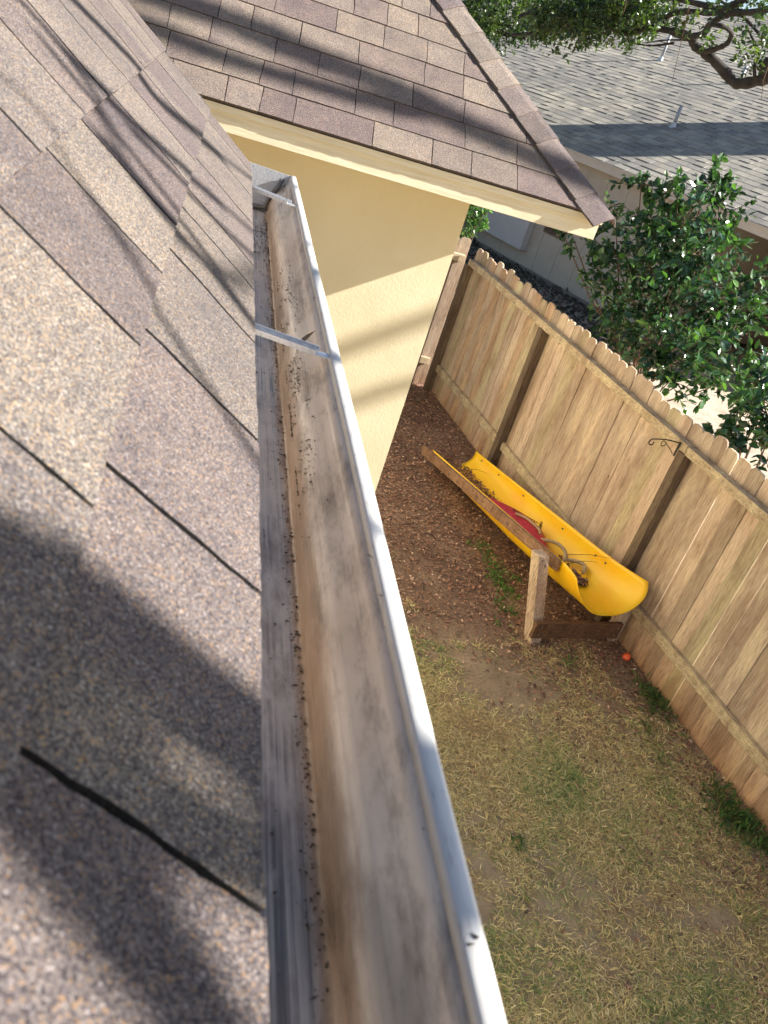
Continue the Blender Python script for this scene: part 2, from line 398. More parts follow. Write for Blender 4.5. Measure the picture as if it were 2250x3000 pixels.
def shingle_field(origin, e_dir, u_dir, nrm, s0, s1, n_course, expo, r, cell, slots=None, smax=None, wmin=.12, wmax=.34, warp=.0015, side=1, lead=.0, gapw=.0035, ths=(.0065, .0042)):
    """courses of laminated shingle tabs: every tab a tilted slab with a real butt edge and a real slot beside it"""
    V = []; Fc = []; C = []
    O = np.asarray(origin, float); e = np.asarray(e_dir, float); u = np.asarray(u_dir, float); nn = np.asarray(nrm, float)
    for k in range(n_course):
        cuts = list((slots or {}).get(k, []))
        s = s0
        edges = [s0]
        cuts.sort()
        lo, hi = (cuts[0], cuts[-1]) if cuts else (1e9, -1e9)
        while s < s1:
            w = wmin + (wmax - wmin) * r.random()
            s += w
            if cuts and lo - .08 < s < hi + .08:
                for cc in cuts:
                    if cc > edges[-1] + .01: edges.append(cc)
                s = hi; cuts = []; continue
            edges.append(min(s, s1))
        tnow = tone(r)
        for a, b_ in zip(edges[:-1], edges[1:]):
            if b_ - a < .01: continue
            t_a = k * expo - .002 * r.random() - lead
            t_b = (k + 1) * expo + .012
            if smax is not None and a > smax(t_a): continue
            gap = gapw * (.75 + .5 * r.random()) * (1 if max(a, b_) < .45 or gapw < .004 else 1.5)
            th = ths[0] if r.random() < .72 else ths[1]
            tnew = tone(r)
            # colour blends drift inside a tab
            tmid = tone(r) if r.random() < .45 else tnew
            cs = cell(k, a) if callable(cell) else cell
            nx = max(2, int((b_ - a) / cs)); ny_ = max(2, int((t_b - t_a) / cs))
            A = np.linspace(a + gap / 2, b_ - gap / 2, nx + 1); T = np.linspace(t_a, t_b, ny_ + 1)
            base = len(V)
            xsplit = r.random()
            for i, aa in enumerate(A):
                for j, tt in enumerate(T):
                    f = (tt - t_a) / (t_b - t_a)
                    jit_t = (r.random() - .5) * .0016 if j == 0 else 0
                    jit_s = (r.random() - .5) * .0014 if i in (0, nx) else 0
                    wv = warp * mnoise.noise(Vector((aa * 5, tt * 5, k * .7)))
                    h = th * (1 - f) + wv + (.0006 * mnoise.noise(Vector((aa * 40, tt * 40, 3))))
                    slant = .012 * mnoise.noise(Vector((aa * 3.1, k * 1.3, 0))) * f + .003 * mnoise.noise(Vector((tt * 14, aa * 6, 1)))
                    sv = aa + jit_s + (slant if i not in (-1,) else 0)
                    if smax is not None: sv = min(sv, smax(tt))
                    P = O + e * sv + u * (tt + jit_t) + nn * h
                    V.append(P)
                    q = 1 / (1 + math.exp(-((aa - a) / (b_ - a) - xsplit) * 30))
                    C.append(tnew * (1 - q) + tmid * q)
            for i in range(nx):
                for j in range(ny_):
                    p = base + i * (ny_ + 1) + j
                    Fc.append((p, p + ny_ + 1, p + ny_ + 2, p + 1))
            # skirt along the butt and the two sides
            loop = [base + i * (ny_ + 1) for i in range(nx + 1)]
            left = [base + j for j in range(ny_, 0, -1)]
            right = [base + nx * (ny_ + 1) + j for j in range(1, ny_ + 1)]
            path = left + loop + right
            bb = len(V); nl_, nb_ = len(left), len(left) + len(loop)
            for q, pq in enumerate(path):          # raw asphalt shows dark on the cut sides
                side_cut = q < nl_ or q >= nb_
                V.append(V[pq]); C.append(C[pq] * (.10 if side_cut else .6)); V.append(V[pq] - nn * .011); C.append(C[pq] * (.08 if side_cut else .5))
            for q in range(len(path) - 1):
                Fc.append((bb + 2 * q, bb + 2 * q + 1, bb + 2 * q + 3, bb + 2 * q + 2))
    return np.array(V), np.array(Fc), np.array(C, dtype=np.float32)

PITCH = .8
LN = math.sqrt(1 + PITCH ** 2)
# --- near slope: eave along Y at x = .0757, rising towards -X
EX, EZ = .0757, H - .335
EXPO = .139
Y_RAKE = 2.10
house = thing('house', 'yellow stucco house with cream eaves and brown laminated shingle roofs, nearest the viewer', 'house', (-2, 2, 0))
sl_near = {0: [.235, .468, .694, .945, 1.14, 1.26, 1.51, 1.73, 1.98], 1: [.402, .638, .832, 1.02, 1.26, 1.445, 1.645, 1.9], 2: [.40, .55, .787, 1.026, 1.21, 1.395, 1.63, 1.82], 3: [.6, 1.0, 1.35, 1.7]}
for k_ in sl_near: sl_near[k_] = sorted(sl_near[k_])
O = (EX, 0, EZ - .006); ed = (0, 1, 0); ud = (-1 / LN, 0, PITCH / LN); nd = (PITCH / LN, 0, 1 / LN)
r1 = np.random.default_rng(11)
V1, F1, C1 = shingle_field(O, ed, ud, nd, -.10, Y_RAKE, 5, EXPO, r1, .010, sl_near, wmin=.1, wmax=.26, warp=.0025, gapw=.0040, ths=(.0068, .0064))
V2, F2, C2 = shingle_field(O, ed, ud, nd, -3.0, -.10, 5, EXPO, r1, .09)
Oup = np.array(O) + np.array(ud) * EXPO * 5
V3, F3, C3 = shingle_field(Oup, ed, ud, nd, -3.0, Y_RAKE, 25, EXPO, r1, .08)
Vs = np.concatenate([V1, V2, V3]); Fs = np.concatenate([F1, F2 + len(V1), F3 + len(V1) + len(V2)]); Cs = np.concatenate([C1, C2, C3])
roof1 = obj('roof', Vs, Fs, M_SHINGLE, house, cols=Cs)
roof1['label'] = 'brown shingle slope above the open gutter, nearest the viewer'
# deck under the shingles
def slab(P, e, u, nn, s0, s1, t0, t1, top, thick):
    P, e, u, nn = map(lambda a: np.asarray(a, float), (P, e, u, nn))
    v = [P + e * s + u * t + nn * h for s in (s0, s1) for t in (t0, t1) for h in (top - thick, top)]
    return v, [(0, 1, 3, 2), (4, 6, 7, 5), (0, 4, 5, 1), (2, 3, 7, 6), (0, 2, 6, 4), (1, 5, 7, 3)]
mb = MB(); mb.add(*slab(O, ed, ud, nd, -3.0, Y_RAKE - .006, .006, EXPO * 30, -.0045, .014))
# far slope of the main roof, behind the ridge
RX = EX - EXPO * 30 / LN; RZ = EZ + EXPO * 30 / LN * PITCH
mb.add([(RX, -3, RZ), (RX, Y_RAKE, RZ), (RX - 3.2, Y_RAKE, RZ - 2.56), (RX - 3.2, -3, RZ - 2.56)], [(0, 1, 2, 3)], (.3, .25, .2))
mb.build('roof_deck', M_UNDER, house)
# main house fascia, soffit and walls under the near eave
mb = MB(); mb.box(.0, .022, -3.0, 2.06, H - .50, H - .352); mb.build('fascia', M_CREAM, house, bevel=.002)
mb = MB(); mb.box(-.42, -.002, -3.0, 2.06, H - .50, H - .485); mb.build('soffit', M_CREAM, house)
mb = MB(); mb.box(-6.2, -.42, -2.8, 1.8, -.3, H - .32); 
gz0 = [(-6.2, 1.8, H - .32), (-.42, 1.8, H - .32), (RX, 1.8, RZ - .1)]
mb.add(gz0, [(0, 1, 2)]); mb.build('wall', M_STUCCO, house)
# rake board at the end of the near slope
mb = MB()
for q in range(1):
    a = np.array(O) + np.array(ud) * .02; b_ = np.array(O) + np.array(ud) * (EXPO * 30)
    mb.add([tuple(a + np.array((0, 2.075, 0)) - np.array(nd) * .02), tuple(a + np.array((0, 2.093, 0)) - np.array(nd) * .02), tuple(a + np.array((0, 2.075, 0)) - np.array(nd) * .10), tuple(a + np.array((0, 2.093, 0)) - np.array(nd) * .10),
            tuple(b_ + np.array((0, 2.075, 0)) - np.array(nd) * .02), tuple(b_ + np.array((0, 2.093, 0)) - np.array(nd) * .02), tuple(b_ + np.array((0, 2.075, 0)) - np.array(nd) * .10), tuple(b_ + np.array((0, 2.093, 0)) - np.array(nd) * .10)],
           [(0, 1, 3, 2), (4, 6, 7, 5), (0, 4, 5, 1), (2, 3, 7, 6), (0, 2, 6, 4), (1, 5, 7, 3)])
mb.build('rake_board', M_CREAM, house)

# --- wing: eave along X at y = 3.86, hip at the right
YE, ZE = 3.86, H - .415
XH = 1.757
Ow = (0, YE, ZE - .006); ew = (1, 0, 0); uw = (0, 1 / LN, PITCH / LN); nw = (0, -PITCH / LN, 1 / LN)
r2 = np.random.default_rng(5)
hipx = lambda t: XH - t / LN
V1, F1, C1 = shingle_field(Ow, ew, uw, nw, -1.6, XH, 9, .1415, r2, .03, None, hipx, .13, .34, .0012, gapw=.0035, ths=(.0055, .0048))
Ow2 = np.array(Ow) + np.array(uw) * .1415 * 9
V2, F2, C2 = shingle_field(Ow2, ew, uw, nw, -4.5, XH, 14, .1415, r2, .09, None, lambda t: hipx(t + .1415 * 9))
V3, F3, C3 = shingle_field(Ow, ew, uw, nw, -4.5, -1.6, 9, .1415, r2, .09)
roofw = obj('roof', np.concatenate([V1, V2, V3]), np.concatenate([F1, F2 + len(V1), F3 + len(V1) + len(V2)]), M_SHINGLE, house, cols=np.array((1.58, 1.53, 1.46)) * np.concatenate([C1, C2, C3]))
roofw['label'] = 'brown hipped shingle slope of the wing above the cream fascia'
# the +X hip face and back slope
TD = 2.6; RGZ = ZE + TD * PITCH
mb = MB()
mb.add([(XH, YE, ZE - .008), (XH, YE + 2 * TD, ZE - .008), (XH - TD, YE + TD, RGZ - .008)], [(0, 1, 2)], tuple(TONES[2]))
mb.add([(XH, YE + 2 * TD, ZE - .008), (-4.5, YE + 2 * TD, ZE - .008), (-4.5, YE + TD, RGZ - .008), (XH - TD, YE + TD, RGZ - .008)], [(0, 1, 2, 3)], tuple(TONES[3]))
o = mb.build('roof', M_SHINGLE, house); o['label'] = 'far hip faces of the wing roof'
mb = MB(); mb.add([(-4.5, YE + .004, ZE - .012), (XH - .004, YE + .004, ZE - .012), (XH - TD, YE + TD, RGZ - .012), (-4.5, YE + TD, RGZ - .012), (-4.5, YE + .02, ZE - .026), (XH - .02, YE + .02, ZE - .026)], [(0, 1, 2, 3), (0, 4, 5, 1)])
mb.build('roof_deck', M_UNDER, house)
# hip caps
hd = np.array((-1, 1, PITCH)) / math.sqrt(2 + PITCH ** 2)
nA = np.array(nw); nB = np.array((PITCH / LN, 0, 1 / LN))
aA = np.cross(hd, nA); aA = aA / np.linalg.norm(aA)
if aA[0] > 0: aA = -aA
aB = np.cross(hd, nB); aB = aB / np.linalg.norm(aB)
if aB[1] < 0: aB = -aB
up = (nA + nB); up /= np.linalg.norm(up)
V = []; Fc = []; C = []
r3 = np.random.default_rng(21)
HP = np.array((XH + .004, YE - .004, ZE + .0))
capL = .0975 * math.sqrt(2 + PITCH ** 2)
for k in range(22):
    tn = tone(r3) * (1.08 if k % 3 else .85)
    if k == 0: tn = TONES[4] * 1.0
    L0, L1 = k * capL - (.01 if k else 0), (k + 1) * capL + .04
    wA = .135 + .006 * r3.random()
    base = len(V); ni, nj = 12, 8
    for i in range(ni + 1):
        f = i / ni; l = L0 + (L1 - L0) * f
        hgt = .0085 * (1 - f) + .0025
        for j in range(nj + 1):
            g = (j / nj) * 2 - 1
            d = wA * abs(g) + (r3.random() - .5) * .002 * (abs(g) > .99)
            rnd = .007 * max(0, 1 - abs(g) * 3) ** 2
            if g < 0: P = HP + hd * (l + (r3.random() - .5) * .003 * (i == 0)) + aA * d + nA * hgt - up * rnd
            else: P = HP + hd * (l + (r3.random() - .5) * .003 * (i == 0)) + aB * d + nB * hgt - up * rnd
            V.append(P); C.append(tn)
    for i in range(ni):
        for j in range(nj):
            p = base + i * (nj + 1) + j; Fc.append((p, p + 1, p + nj + 2, p + nj + 1))
    path = [base + i * (nj + 1) for i in range(ni, 0, -1)] + [base + j for j in range(nj + 1)] + [base + i * (nj + 1) + nj for i in range(1, ni + 1)]
    bb = len(V)
    for q in path: V.append(V[q] - up * .008); C.append(tn * .6)
    for q in range(len(path) - 1): Fc.append((path[q], bb + q, bb + q + 1, path[q + 1]))
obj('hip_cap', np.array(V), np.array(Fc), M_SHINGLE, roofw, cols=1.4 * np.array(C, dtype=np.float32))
# wing fascia, soffit, walls
FZ0, FZ1 = H - .532, H - .432
mb = MB(); mb.box(-4.5, 1.716, YE + .022, YE + .042, FZ0, FZ1); mb.box(-4.5, 1.722, YE + .010, YE + .0218, FZ1 - .028, FZ1 + .006)
o = mb.build('fascia', M_CREAM, house, bevel=.0015)
mb = MB(); mb.box(1.696, 1.7158, YE + .0425, YE + 5.1, FZ0, FZ1); mb.box(1.7162, 1.728, YE + .022, YE + 5.1, FZ1 - .028, FZ1 + .006)
mb.build('fascia', M_CREAM, house, bevel=.0015)
mb = MB(); mb.box(-4.5, 1.6955, YE + .0425, YE + 5.1, FZ0 + .004, FZ0 + .016); mb.build('soffit', M_CREAM, house)
YW = 4.336; XC = 1.234
mb = MB(); mb.box(-4.4, XC, YW, YW + 4.2, -.3, FZ0 + .003); mb.build('wall', M_STUCCO, house)

# ------------------------------------------------------------------ gutter
gut = thing('gutter', 'long open metal gutter with white front lip and brown stains under the shingle edge', 'gutter', (.11, .3, H - .44))
prof = [(.0235, H - .337), (.0235, H - .43), (.027, H - .4345), (.060, H - .436), (.100, H - .4365), (.1335, H - .437), (.1375, H - .4345), (.1385, H - .430), (.139, H - .418), (.141, H - .406), (.146, H - .394), (.153, H - .384), (.1615, H - .374), (.1680, H - .364), (.1728, H - .352)]
lip = [(.1728, H - .352), (.1735, H - .3452), (.1752, H - .3436), (.1835, H - .3430), (.1865, H - .3445), (.1870, H - .358)]
def sweep(pr, y0, y1, ny_, wob=0):
    yy_ = np.linspace(y0, y1, ny_ + 1); V = []; k = len(pr)
    for y in yy_:
        for i, (x, z) in enumerate(pr):
            w = wob * mnoise.noise(Vector((y * 3, i * .15, 0)))
            V.append((x + w, y, z + w * .6))
    Fc = [(j * k + i, (j + 1) * k + i, (j + 1) * k + i + 1, j * k + i + 1) for j in range(ny_) for i in range(k - 1)]
    return V, Fc
Y1G = 2.135
v, f = sweep(prof, -1.6, Y1G, 90, .0012)
o = obj('trough', v, np.array(f), M_GUTTER, gut, smooth=True)
sm = o.modifiers.new('s', 'SOLIDIFY'); sm.thickness = .0009; sm.offset = 1
v, f = sweep(lip, -1.6, Y1G, 90, .0006)
o = obj('lip', v, np.array(f), M_LIP, gut, smooth=True)
sm = o.modifiers.new('s', 'SOLIDIFY'); sm.thickness = .0009; sm.offset = 1
# front face of the gutter below the lip (seen from the yard)
outer = [(.1874, H - .358), (.1868, H - .375), (.176, H - .388), (.160, H - .402), (.152, H - .42), (.146, H - .438), (.10, H - .442), (.0235, H - .442)]
v, f = sweep(outer, -1.6, Y1G, 30, 0); obj('front_face', v, np.array(f), M_LIP, gut, smooth=True)
# end cap
cap = [p for p in prof] + [(.1835, H - .3445), (.1865, H - .3460)]
vc = [(x, Y1G - .001, z) for x, z in cap] + [(x, Y1G + .003, z) for x, z in cap]
k = len(cap)
fc = [tuple(range(k)), tuple(range(2 * k - 1, k - 1, -1))] + [(i, k + i, k + (i + 1) % k, (i + 1) % k) for i in range(k)]
obj('end_cap', vc, fc, M_STRAP, gut)
# sealed, darker curl of sealant at the end of the front wall
mb = MB(); mb.tube([(.06, Y1G - .006, H - .428), (.10, Y1G - .008, H - .431), (.132, Y1G - .010, H - .428), (.137, Y1G - .010, H - .40), (.152, Y1G - .010, H - .375), (.158, Y1G - .008, H - .355)], .005, 8)
mb.build('sealant', M_SEAL, gut, True)
for hy, sk in ((1.86, .05), (1.022, .015)):
    a = Vector((.022, hy + sk, H - .347)); b_ = Vector((.159, hy - .03, H - .3485))
    hmb = MB()
    d = (b_ - a).normalized(); side = Vector((-d.y, d.x, 0)).normalized()
    # channel strap: flat web with two raised edges
    hmb.obox(a, b_, .018, .0012)
    for s_ in (-1, 1):
        hmb.obox(a + side * s_ * .0088 + Vector((0, 0, .0028)), b_ + side * s_ * .0088 + Vector((0, 0, .0028)), .0014, .0066)
    h_ = hmb.build('hanger', M_STRAP, gut)
    m2 = MB(); m2.obox(b_ - d * .001, b_ + d * .018 + Vector((0, 0, .0012)), .016, .0014); m3 = MB(); m3.tube([a + d * .03 + Vector((0, 0, .001)), a + d * .03 + Vector((0, 0, .0055))], .0042, 8)
    m2.build('hook_end', M_STRAP, h_); m3.build('screw', M_STRAP, h_)
# crumbs of dirt lying in the gutter
def crumbs(name, pts, size, mat, label, cat, squash=.6):
    V = []; Fc = []
    t = np.array([(1, 0, 0), (-.6, .8, 0), (-.6, -.8, .1), (0, 0, .9), (.1, 0, -.5)])
    fi = [(0, 1, 3), (1, 2, 3), (2, 0, 3), (1, 0, 4), (2, 1, 4), (0, 2, 4)]
    for p, s_ in zip(pts, size):
        a = rng.random() * 6.28; c, s = math.cos(a), math.sin(a); el = .6 + rng.random() * 1.1
        q = t * np.array([s_ * el, s_ * .7, s_ * squash]); q = np.stack([q[:, 0] * c - q[:, 1] * s, q[:, 0] * s + q[:, 1] * c, q[:, 2]], 1) + p
        b = len(V); V += list(q); Fc += [tuple(i + b for i in f_) for f_ in fi]
    o = obj(name, np.array(V), np.array(Fc), mat); tag(o, label, cat, kind='stuff'); return o
def prof_pt(u):
    L = [math.dist(prof[i], prof[i + 1]) for i in range(len(prof) - 1)]; d = u * sum(L)
    for i, l in enumerate(L):
        if d <= l: f = d / l; return (prof[i][0] * (1 - f) + prof[i + 1][0] * f, prof[i][1] * (1 - f) + prof[i + 1][1] * f)
        d -= l
    return prof[-1]
P = []; Z = []
for i in range(3600):
    q = rng.random()
    if q < .30: y = rng.uniform(.15, 2.05); x, z = .1335 + rng.normal() * .0035, H - .4352
    elif q < .72:
        y = rng.choice([1.02, 1.12, 1.28, 1.42, .92, .8]) + rng.normal() * .06
        x = .143 + rng.normal() * .006; x = min(max(x, .1395), .158)
        z = np.interp(x, [p[0] for p in prof[7:]], [p[1] for p in prof[7:]]) + .001
        if mnoise.noise(Vector((x * 120, y * 12, 0))) < -.05: continue
    elif q < .88: y = rng.uniform(1.72, 2.0); x = rng.uniform(.085, .138); z = H - .4353
    else:
        y = rng.uniform(.15, 2.05); x = rng.uniform(.08, .135); z = H - .4358
        if rng.random() < .6: continue
    P.append((min(x, .157), y, z)); Z.append(.0007 + .0016 * rng.random() ** 3)
crumbs('gutter_debris', P, Z, M_CRUMB, 'dark crumbs of rotted leaves lying along the gutter bottom', 'debris')
P = []; Z = []
for i in range(26):
    y = .12 + 1.9 * rng.random(); P.append((rng.uniform(.162, .186), y, H - .3425)); Z.append(.001 + .0018 * rng.random() ** 2)
crumbs('lip_debris', P, Z, M_CRUMB, 'black specks of dirt on the white gutter lip', 'debris', .3)

# ------------------------------------------------------------------ leaves in bulk
LEAF_T = np.array([(0, 0, 0), (.28, .33, .05), (.28, -.33, .05), (.68, .27, .03), (.68, -.27, .03), (1.0, 0, -.06), (.5, 0, -.05)])
LEAF_F = np.array([(0, 6, 1), (0, 2, 6), (1, 6, 3), (2, 4, 6), (3, 6, 5), (6, 4, 5)])
def leaf_cloud(P, D, U, size, cols, width=1.0):
    """P base points, D leaf direction, U rough leaf normal, size lengths"""
    n_ = len(P); D = D / np.linalg.norm(D, axis=1, keepdims=True)
    B = np.cross(U, D); B /= (np.linalg.norm(B, axis=1, keepdims=True) + 1e-9); U2 = np.cross(D, B)
    t = LEAF_T
    V = P[:, None] + size[:, None, None] * (t[None, :, :1] * D[:, None] + width * t[None, :, 1:2] * B[:, None] + t[None, :, 2:] * U2[:, None])
    k = len(t)
    F_ = (np.arange(n_)[:, None, None] * k + LEAF_F[None]).reshape(-1, 3)
    return V.reshape(-1, 3), F_, np.repeat(cols, k, axis=0)

def rnd_dirs(n_, r): 
    d = r.normal(size=(n_, 3)); return d / np.linalg.norm(d, axis=1, keepdims=True)

# ------------------------------------------------------------------ fence
def FX(y, off=0.0): return 4.84 - off - .18 * y     # the line of the pickets
fdir = np.array((-.18, 1, 0)); fdir /= np.linalg.norm(fdir)
fn = np.array((-fdir[1], fdir[0], 0))               # towards our yard
fence = thing('wooden_fence', 'long weathered wooden privacy fence of dog-eared pickets between the two yards', 'fence', (4.2, 3.5, 0))
def picket_mesh(pos, along, normal, w, z0, z1, th, lean, tint, r, name='picket', parent=None):
    a = np.asarray(along); nn = np.asarray(normal); c = w * .22; pos = np.asarray(pos, float) + nn * abs(r.normal()) * .0025
    pts = [(-w / 2, z0), (w / 2, z0 + r.normal() * .006), (w / 2, z1 - c * 1.1), (w / 2 - c * .55, z1 - c * .25), (w / 2 - c * 1.2, z1), (-w / 2 + c * 1.2, z1 + r.normal() * .003), (-w / 2 + c * .55, z1 - c * .25), (-w / 2, z1 - c * 1.1)]
    warp_ = r.normal() * .004
    V = []
    nz_ = len(pts)
    for h in (0, th):
        for s_, z in pts:
            f = (z - z0) / (z1 - z0)
            V.append(np.asarray(pos) + a * (s_ + lean * f) + nn * (h + warp_ * f + (.0016 * (s_ / w) * r.normal())) + np.array((0, 0, z)))
    Fc = [tuple(range(nz_ - 1, -1, -1)), tuple(nz_ + i for i in range(nz_))] + [(i, (i + 1) % nz_, nz_ + (i + 1) % nz_, nz_ + i) for i in range(nz_)]
    return obj(name, V, Fc, M_PICKET, parent, cols=np.tile(tint, (len(V), 1)).astype(np.float32))
r4 = np.random.default_rng(3)
PT = np.array([(1.02, .95, .9), (1.1, 1.0, .94), (.94, .86, .81), (1.05, 1.02, .86), (.97, .96, .80), (1.14, 1.05, 1.02), (1.04, .86, .72), (.9, .82, .78)])
y = 9.86; smooth_h = 0
npk = 0
while y > -3.2 and npk < 96:
    w = .138 + r4.normal() * .002
    if r4.random() < .10: w = .105
    yc = y - w / 2 * .984
    smooth_h = .7 * smooth_h + r4.normal() * .006
    base = gz(FX(yc), yc) - .02 + (.028 if r4.random() < .12 else 0)
    tall = 1.83 + smooth_h + r4.normal() * .012 - (.02 if 6 > yc > 4.8 else 0)
    ti = PT[r4.integers(len(PT))] * (.84 + .26 * r4.random())
    picket_mesh((FX(yc), yc, 0), fdir, -fn, w, base, base * .3 + tall, .015, r4.normal() * .002, ti, r4, parent=fence)
    gap = min(.0014 + abs(r4.normal()) * .0012, .0032) + (.0022 if npk in (38, 47) else 0)
    y -= (w + gap) * .984; npk += 1
def bar_along(mb, y0, y1, off0, off1, z0, z1, seg=10, wob=.004, ph=0):
    V = []; 
    for i in range(seg + 1):
        yy_ = y0 + (y1 - y0) * i / seg; zz = gz(0, yy_) * .6 + wob * mnoise.noise(Vector((yy_ * .9, ph, 0))) * 2
        for o_ in (off0, off1):
            for z in (z0, z1): V.append((FX(yy_, o_), yy_, z + zz))
    Fc = []
    for i in range(seg):
        b = i * 4; Fc += [(b, b + 1, b + 5, b + 4), (b + 2, b + 6, b + 7, b + 3), (b + 1, b + 3, b + 7, b + 5), (b, b + 4, b + 6, b + 2)]
    Fc += [(0, 2, 3, 1), (seg * 4, seg * 4 + 1, seg * 4 + 3, seg * 4 + 2)]
    mb.add(V, Fc)
posts_y = [9.84, 7.91, 5.50, 3.05, .65, -1.75]
for a, b_ in zip([9.80, 5.46, .66], [5.47, .67, -3.2]):
    mb = MB(); bar_along(mb, a, b_, .002, .088, 1.612, 1.684, 16, .006, a); mb.build('rail', M_RAIL, fence, bevel=.004)
for a, b_ in zip(posts_y, posts_y[1:] + [-3.2]):
    mb = MB(); bar_along(mb, a - .05, b_ + .055, .002, .048, .285, .372, 8, .004, a + 3); mb.build('rail', M_RAIL, fence, bevel=.004)
for py in posts_y:
    mb = MB(); c = (FX(py, .046), py); w = .044
    a = np.array(fdir[:2]) * w; b_ = np.array(fn[:2]) * w
    V = [(c[0] + i * a[0] + j * b_[0] , c[1] + i * a[1] + j * b_[1], z) for z in (-.3, 1.608 + gz(0, py) * .6) for i, j in ((-1, -1), (1, -1), (1, 1), (-1, 1))]
    mb.add(V, [(0, 3, 2, 1), (4, 5, 6, 7), (0, 1, 5, 4), (1, 2, 6, 5), (2, 3, 7, 6), (3, 0, 4, 7)]); mb.build('post', M_POST, fence, bevel=.004)
# return panel at the far corner, towards the house
ret = thing('wooden_fence', 'short dark return panel of wooden fence at the far corner beside the yellow wall', 'fence', (2.6, 9.95, 0))
xx = FX(9.9) - .05
for i in range(13):
    w = .138 + r4.normal() * .002
    picket_mesh((xx - w / 2, 9.99, 0), (1, 0, 0), (0, 1, 0), w, .02, 1.84 + r4.normal() * .012, .015, r4.normal() * .004, PT[r4.integers(len(PT))] * .8, r4, parent=ret)
    xx -= w + .004
mb = MB(); mb.box(1.2, FX(9.9) - .09, 9.90, 9.985, 1.60, 1.68); mb.build('rail', M_RAIL, ret, bevel=.003)
mb = MB(); mb.box(1.2, FX(9.9) - .09, 9.935, 9.985, .29, .375); mb.build('rail', M_RAIL, ret, bevel=.003)
mb = MB(); mb.box(2.74, 2.83, 9.89, 9.984, -.2, 1.597); mb.build('post', M_POST, ret, bevel=.003)

# plant hook on the third post
hk = thing('plant_hook', 'black iron plant hook with two curls screwed to a fence post', 'hook', (3.74, 5.6, 1.6))
hp = np.array((FX(5.545, .094), 5.545, 0))
mb = MB(); mb.obox(hp + (0, 0, 1.50), hp + (0, 0, 1.62), .018, .005, up=tuple(fn)); mb.build('back_plate', M_IRON, hk)
def hook_arm(L, z, curl):
    pts = []
    for i in range(6): pts.append(hp + fn * (L * i / 5) + np.array((0, 0, z + .012 * math.sin(i / 5 * 3))))
    c = pts[-1] - np.array((0, 0, curl))
    for i in range(1, 14):
        a = rad(90 - i * 22); rr = curl * (1 - i * .028)
        pts.append(c + fn * rr * math.cos(a) + np.array((0, 0, rr * math.sin(a))))
    return pts
mb = MB(); mb.tube(hook_arm(.26, 1.612, .028), .0048, 7); mb.build('arm', M_IRON, hk, True)
mb = MB(); p = [hp + fn * (.02 + .13 * i / 5) + np.array((0, 0, 1.515 + .095 * (i / 5) ** .9)) for i in range(6)]
c = p[-1] + np.array((0, 0, -.02)); p += [c + fn * .022 * math.cos(rad(90 - i * 24)) + np.array((0, 0, .022 * math.sin(rad(90 - i * 24)))) for i in range(1, 12)]
mb.tube(p, .0032, 6); mb.build('brace', M_IRON, hk, True)

# ------------------------------------------------------------------ slide
G5 = gz(0, 5.0)
slide = thing('playground_slide', 'yellow plastic playground slide chute lying against the fence with its old wooden frame', 'slide', (3.2, 6.2, 0))
nA_ = np.array((3.47, 5.01, 0)); fA_ = np.array((2.88, 7.85, 0))      # axis: near end, far end
LS = np.linalg.norm(fA_ - nA_); ax = (fA_ - nA_) / LS; sx = np.array((ax[1], -ax[0], 0))   # sx to the right (towards the fence)
def chute_pt(l, q, inner=0.0):
    """l metres from the near lip, q in [-1,1] across"""
    t = l / LS
    rim = np.interp(l, [0, .2, .4, .65, LS], [.71, .665, .62, .57, .17])
    dep = np.interp(l, [0, .25, .6, 1.2, LS], [.29, .285, .28, .27, .17])
    hw = np.interp(l, [0, .15, .4, .8, LS], [.285, .285, .285, .285, .285])
    bot = rim - dep
    a = abs(q)
    # U section: flat-ish bottom, upright sides
    xq = math.sin(min(a, 1) * math.pi / 2) ** .82
    zq = 1 - math.cos(min(a, 1) * math.pi / 2) ** .85 if a < 1 else 1
    x = math.copysign(hw * xq, q); z = bot + dep * zq
    fl = max(0, 1 - l / .42) ** 2
    x += math.copysign(.085 * fl * a ** 3, q); z -= .02 * fl * a ** 3
    return x, z
nl, nq = 60, 36
def chute(off):
    V = []
    for j in range(nq + 1):
        q = -1 + 2 * j / nq
        l0 = .10 * abs(q) ** 5 - .03; l1 = LS + (.0 if q > 0 else -.12) - .05 * (1 - abs(q))
        for i in range(nl + 1):
            l = l0 + (l1 - l0) * i / nl
            x, z = chute_pt(max(l, 0), q)
            V.append(nA_ + ax * l + sx * x + np.array((0, 0, z + G5 * (1 - l / LS))))
    return V
V = chute(0); Fc = [(j * (nl + 1) + i, j * (nl + 1) + i + 1, (j + 1) * (nl + 1) + i + 1, (j + 1) * (nl + 1) + i) for j in range(nq) for i in range(nl)]
o = obj('chute', V, np.array(Fc), M_YELLOW, slide, smooth=True)
sm = o.modifiers.new('s', 'SOLIDIFY'); sm.thickness = .007; sm.offset = 0
def side_pt(l, s_, dz=0, dx=0):
    x, z = chute_pt(l, s_)
    return nA_ + ax * l + sx * (x + s_ * dx) + np.array((0, 0, z + G5 * (1 - l / LS) + dz))
for s_ in (-1,):
    mb = MB(); a = side_pt(.34, s_, -.04, .03); b_ = side_pt(LS + .02, s_, -.06, .03)
    mb.obox(a, b_, .036, .092); mb.build('side_rail', M_SLWOOD, slide, bevel=.004)
    railA, railB = a, b_
mb = MB(); a = side_pt(.75, 1, -.08, .022); b_ = side_pt(LS - .05, 1, -.08, .022); mb.obox(a, b_, .03, .09); mb.build('side_rail', M_SLWOOD, slide, bevel=.004)
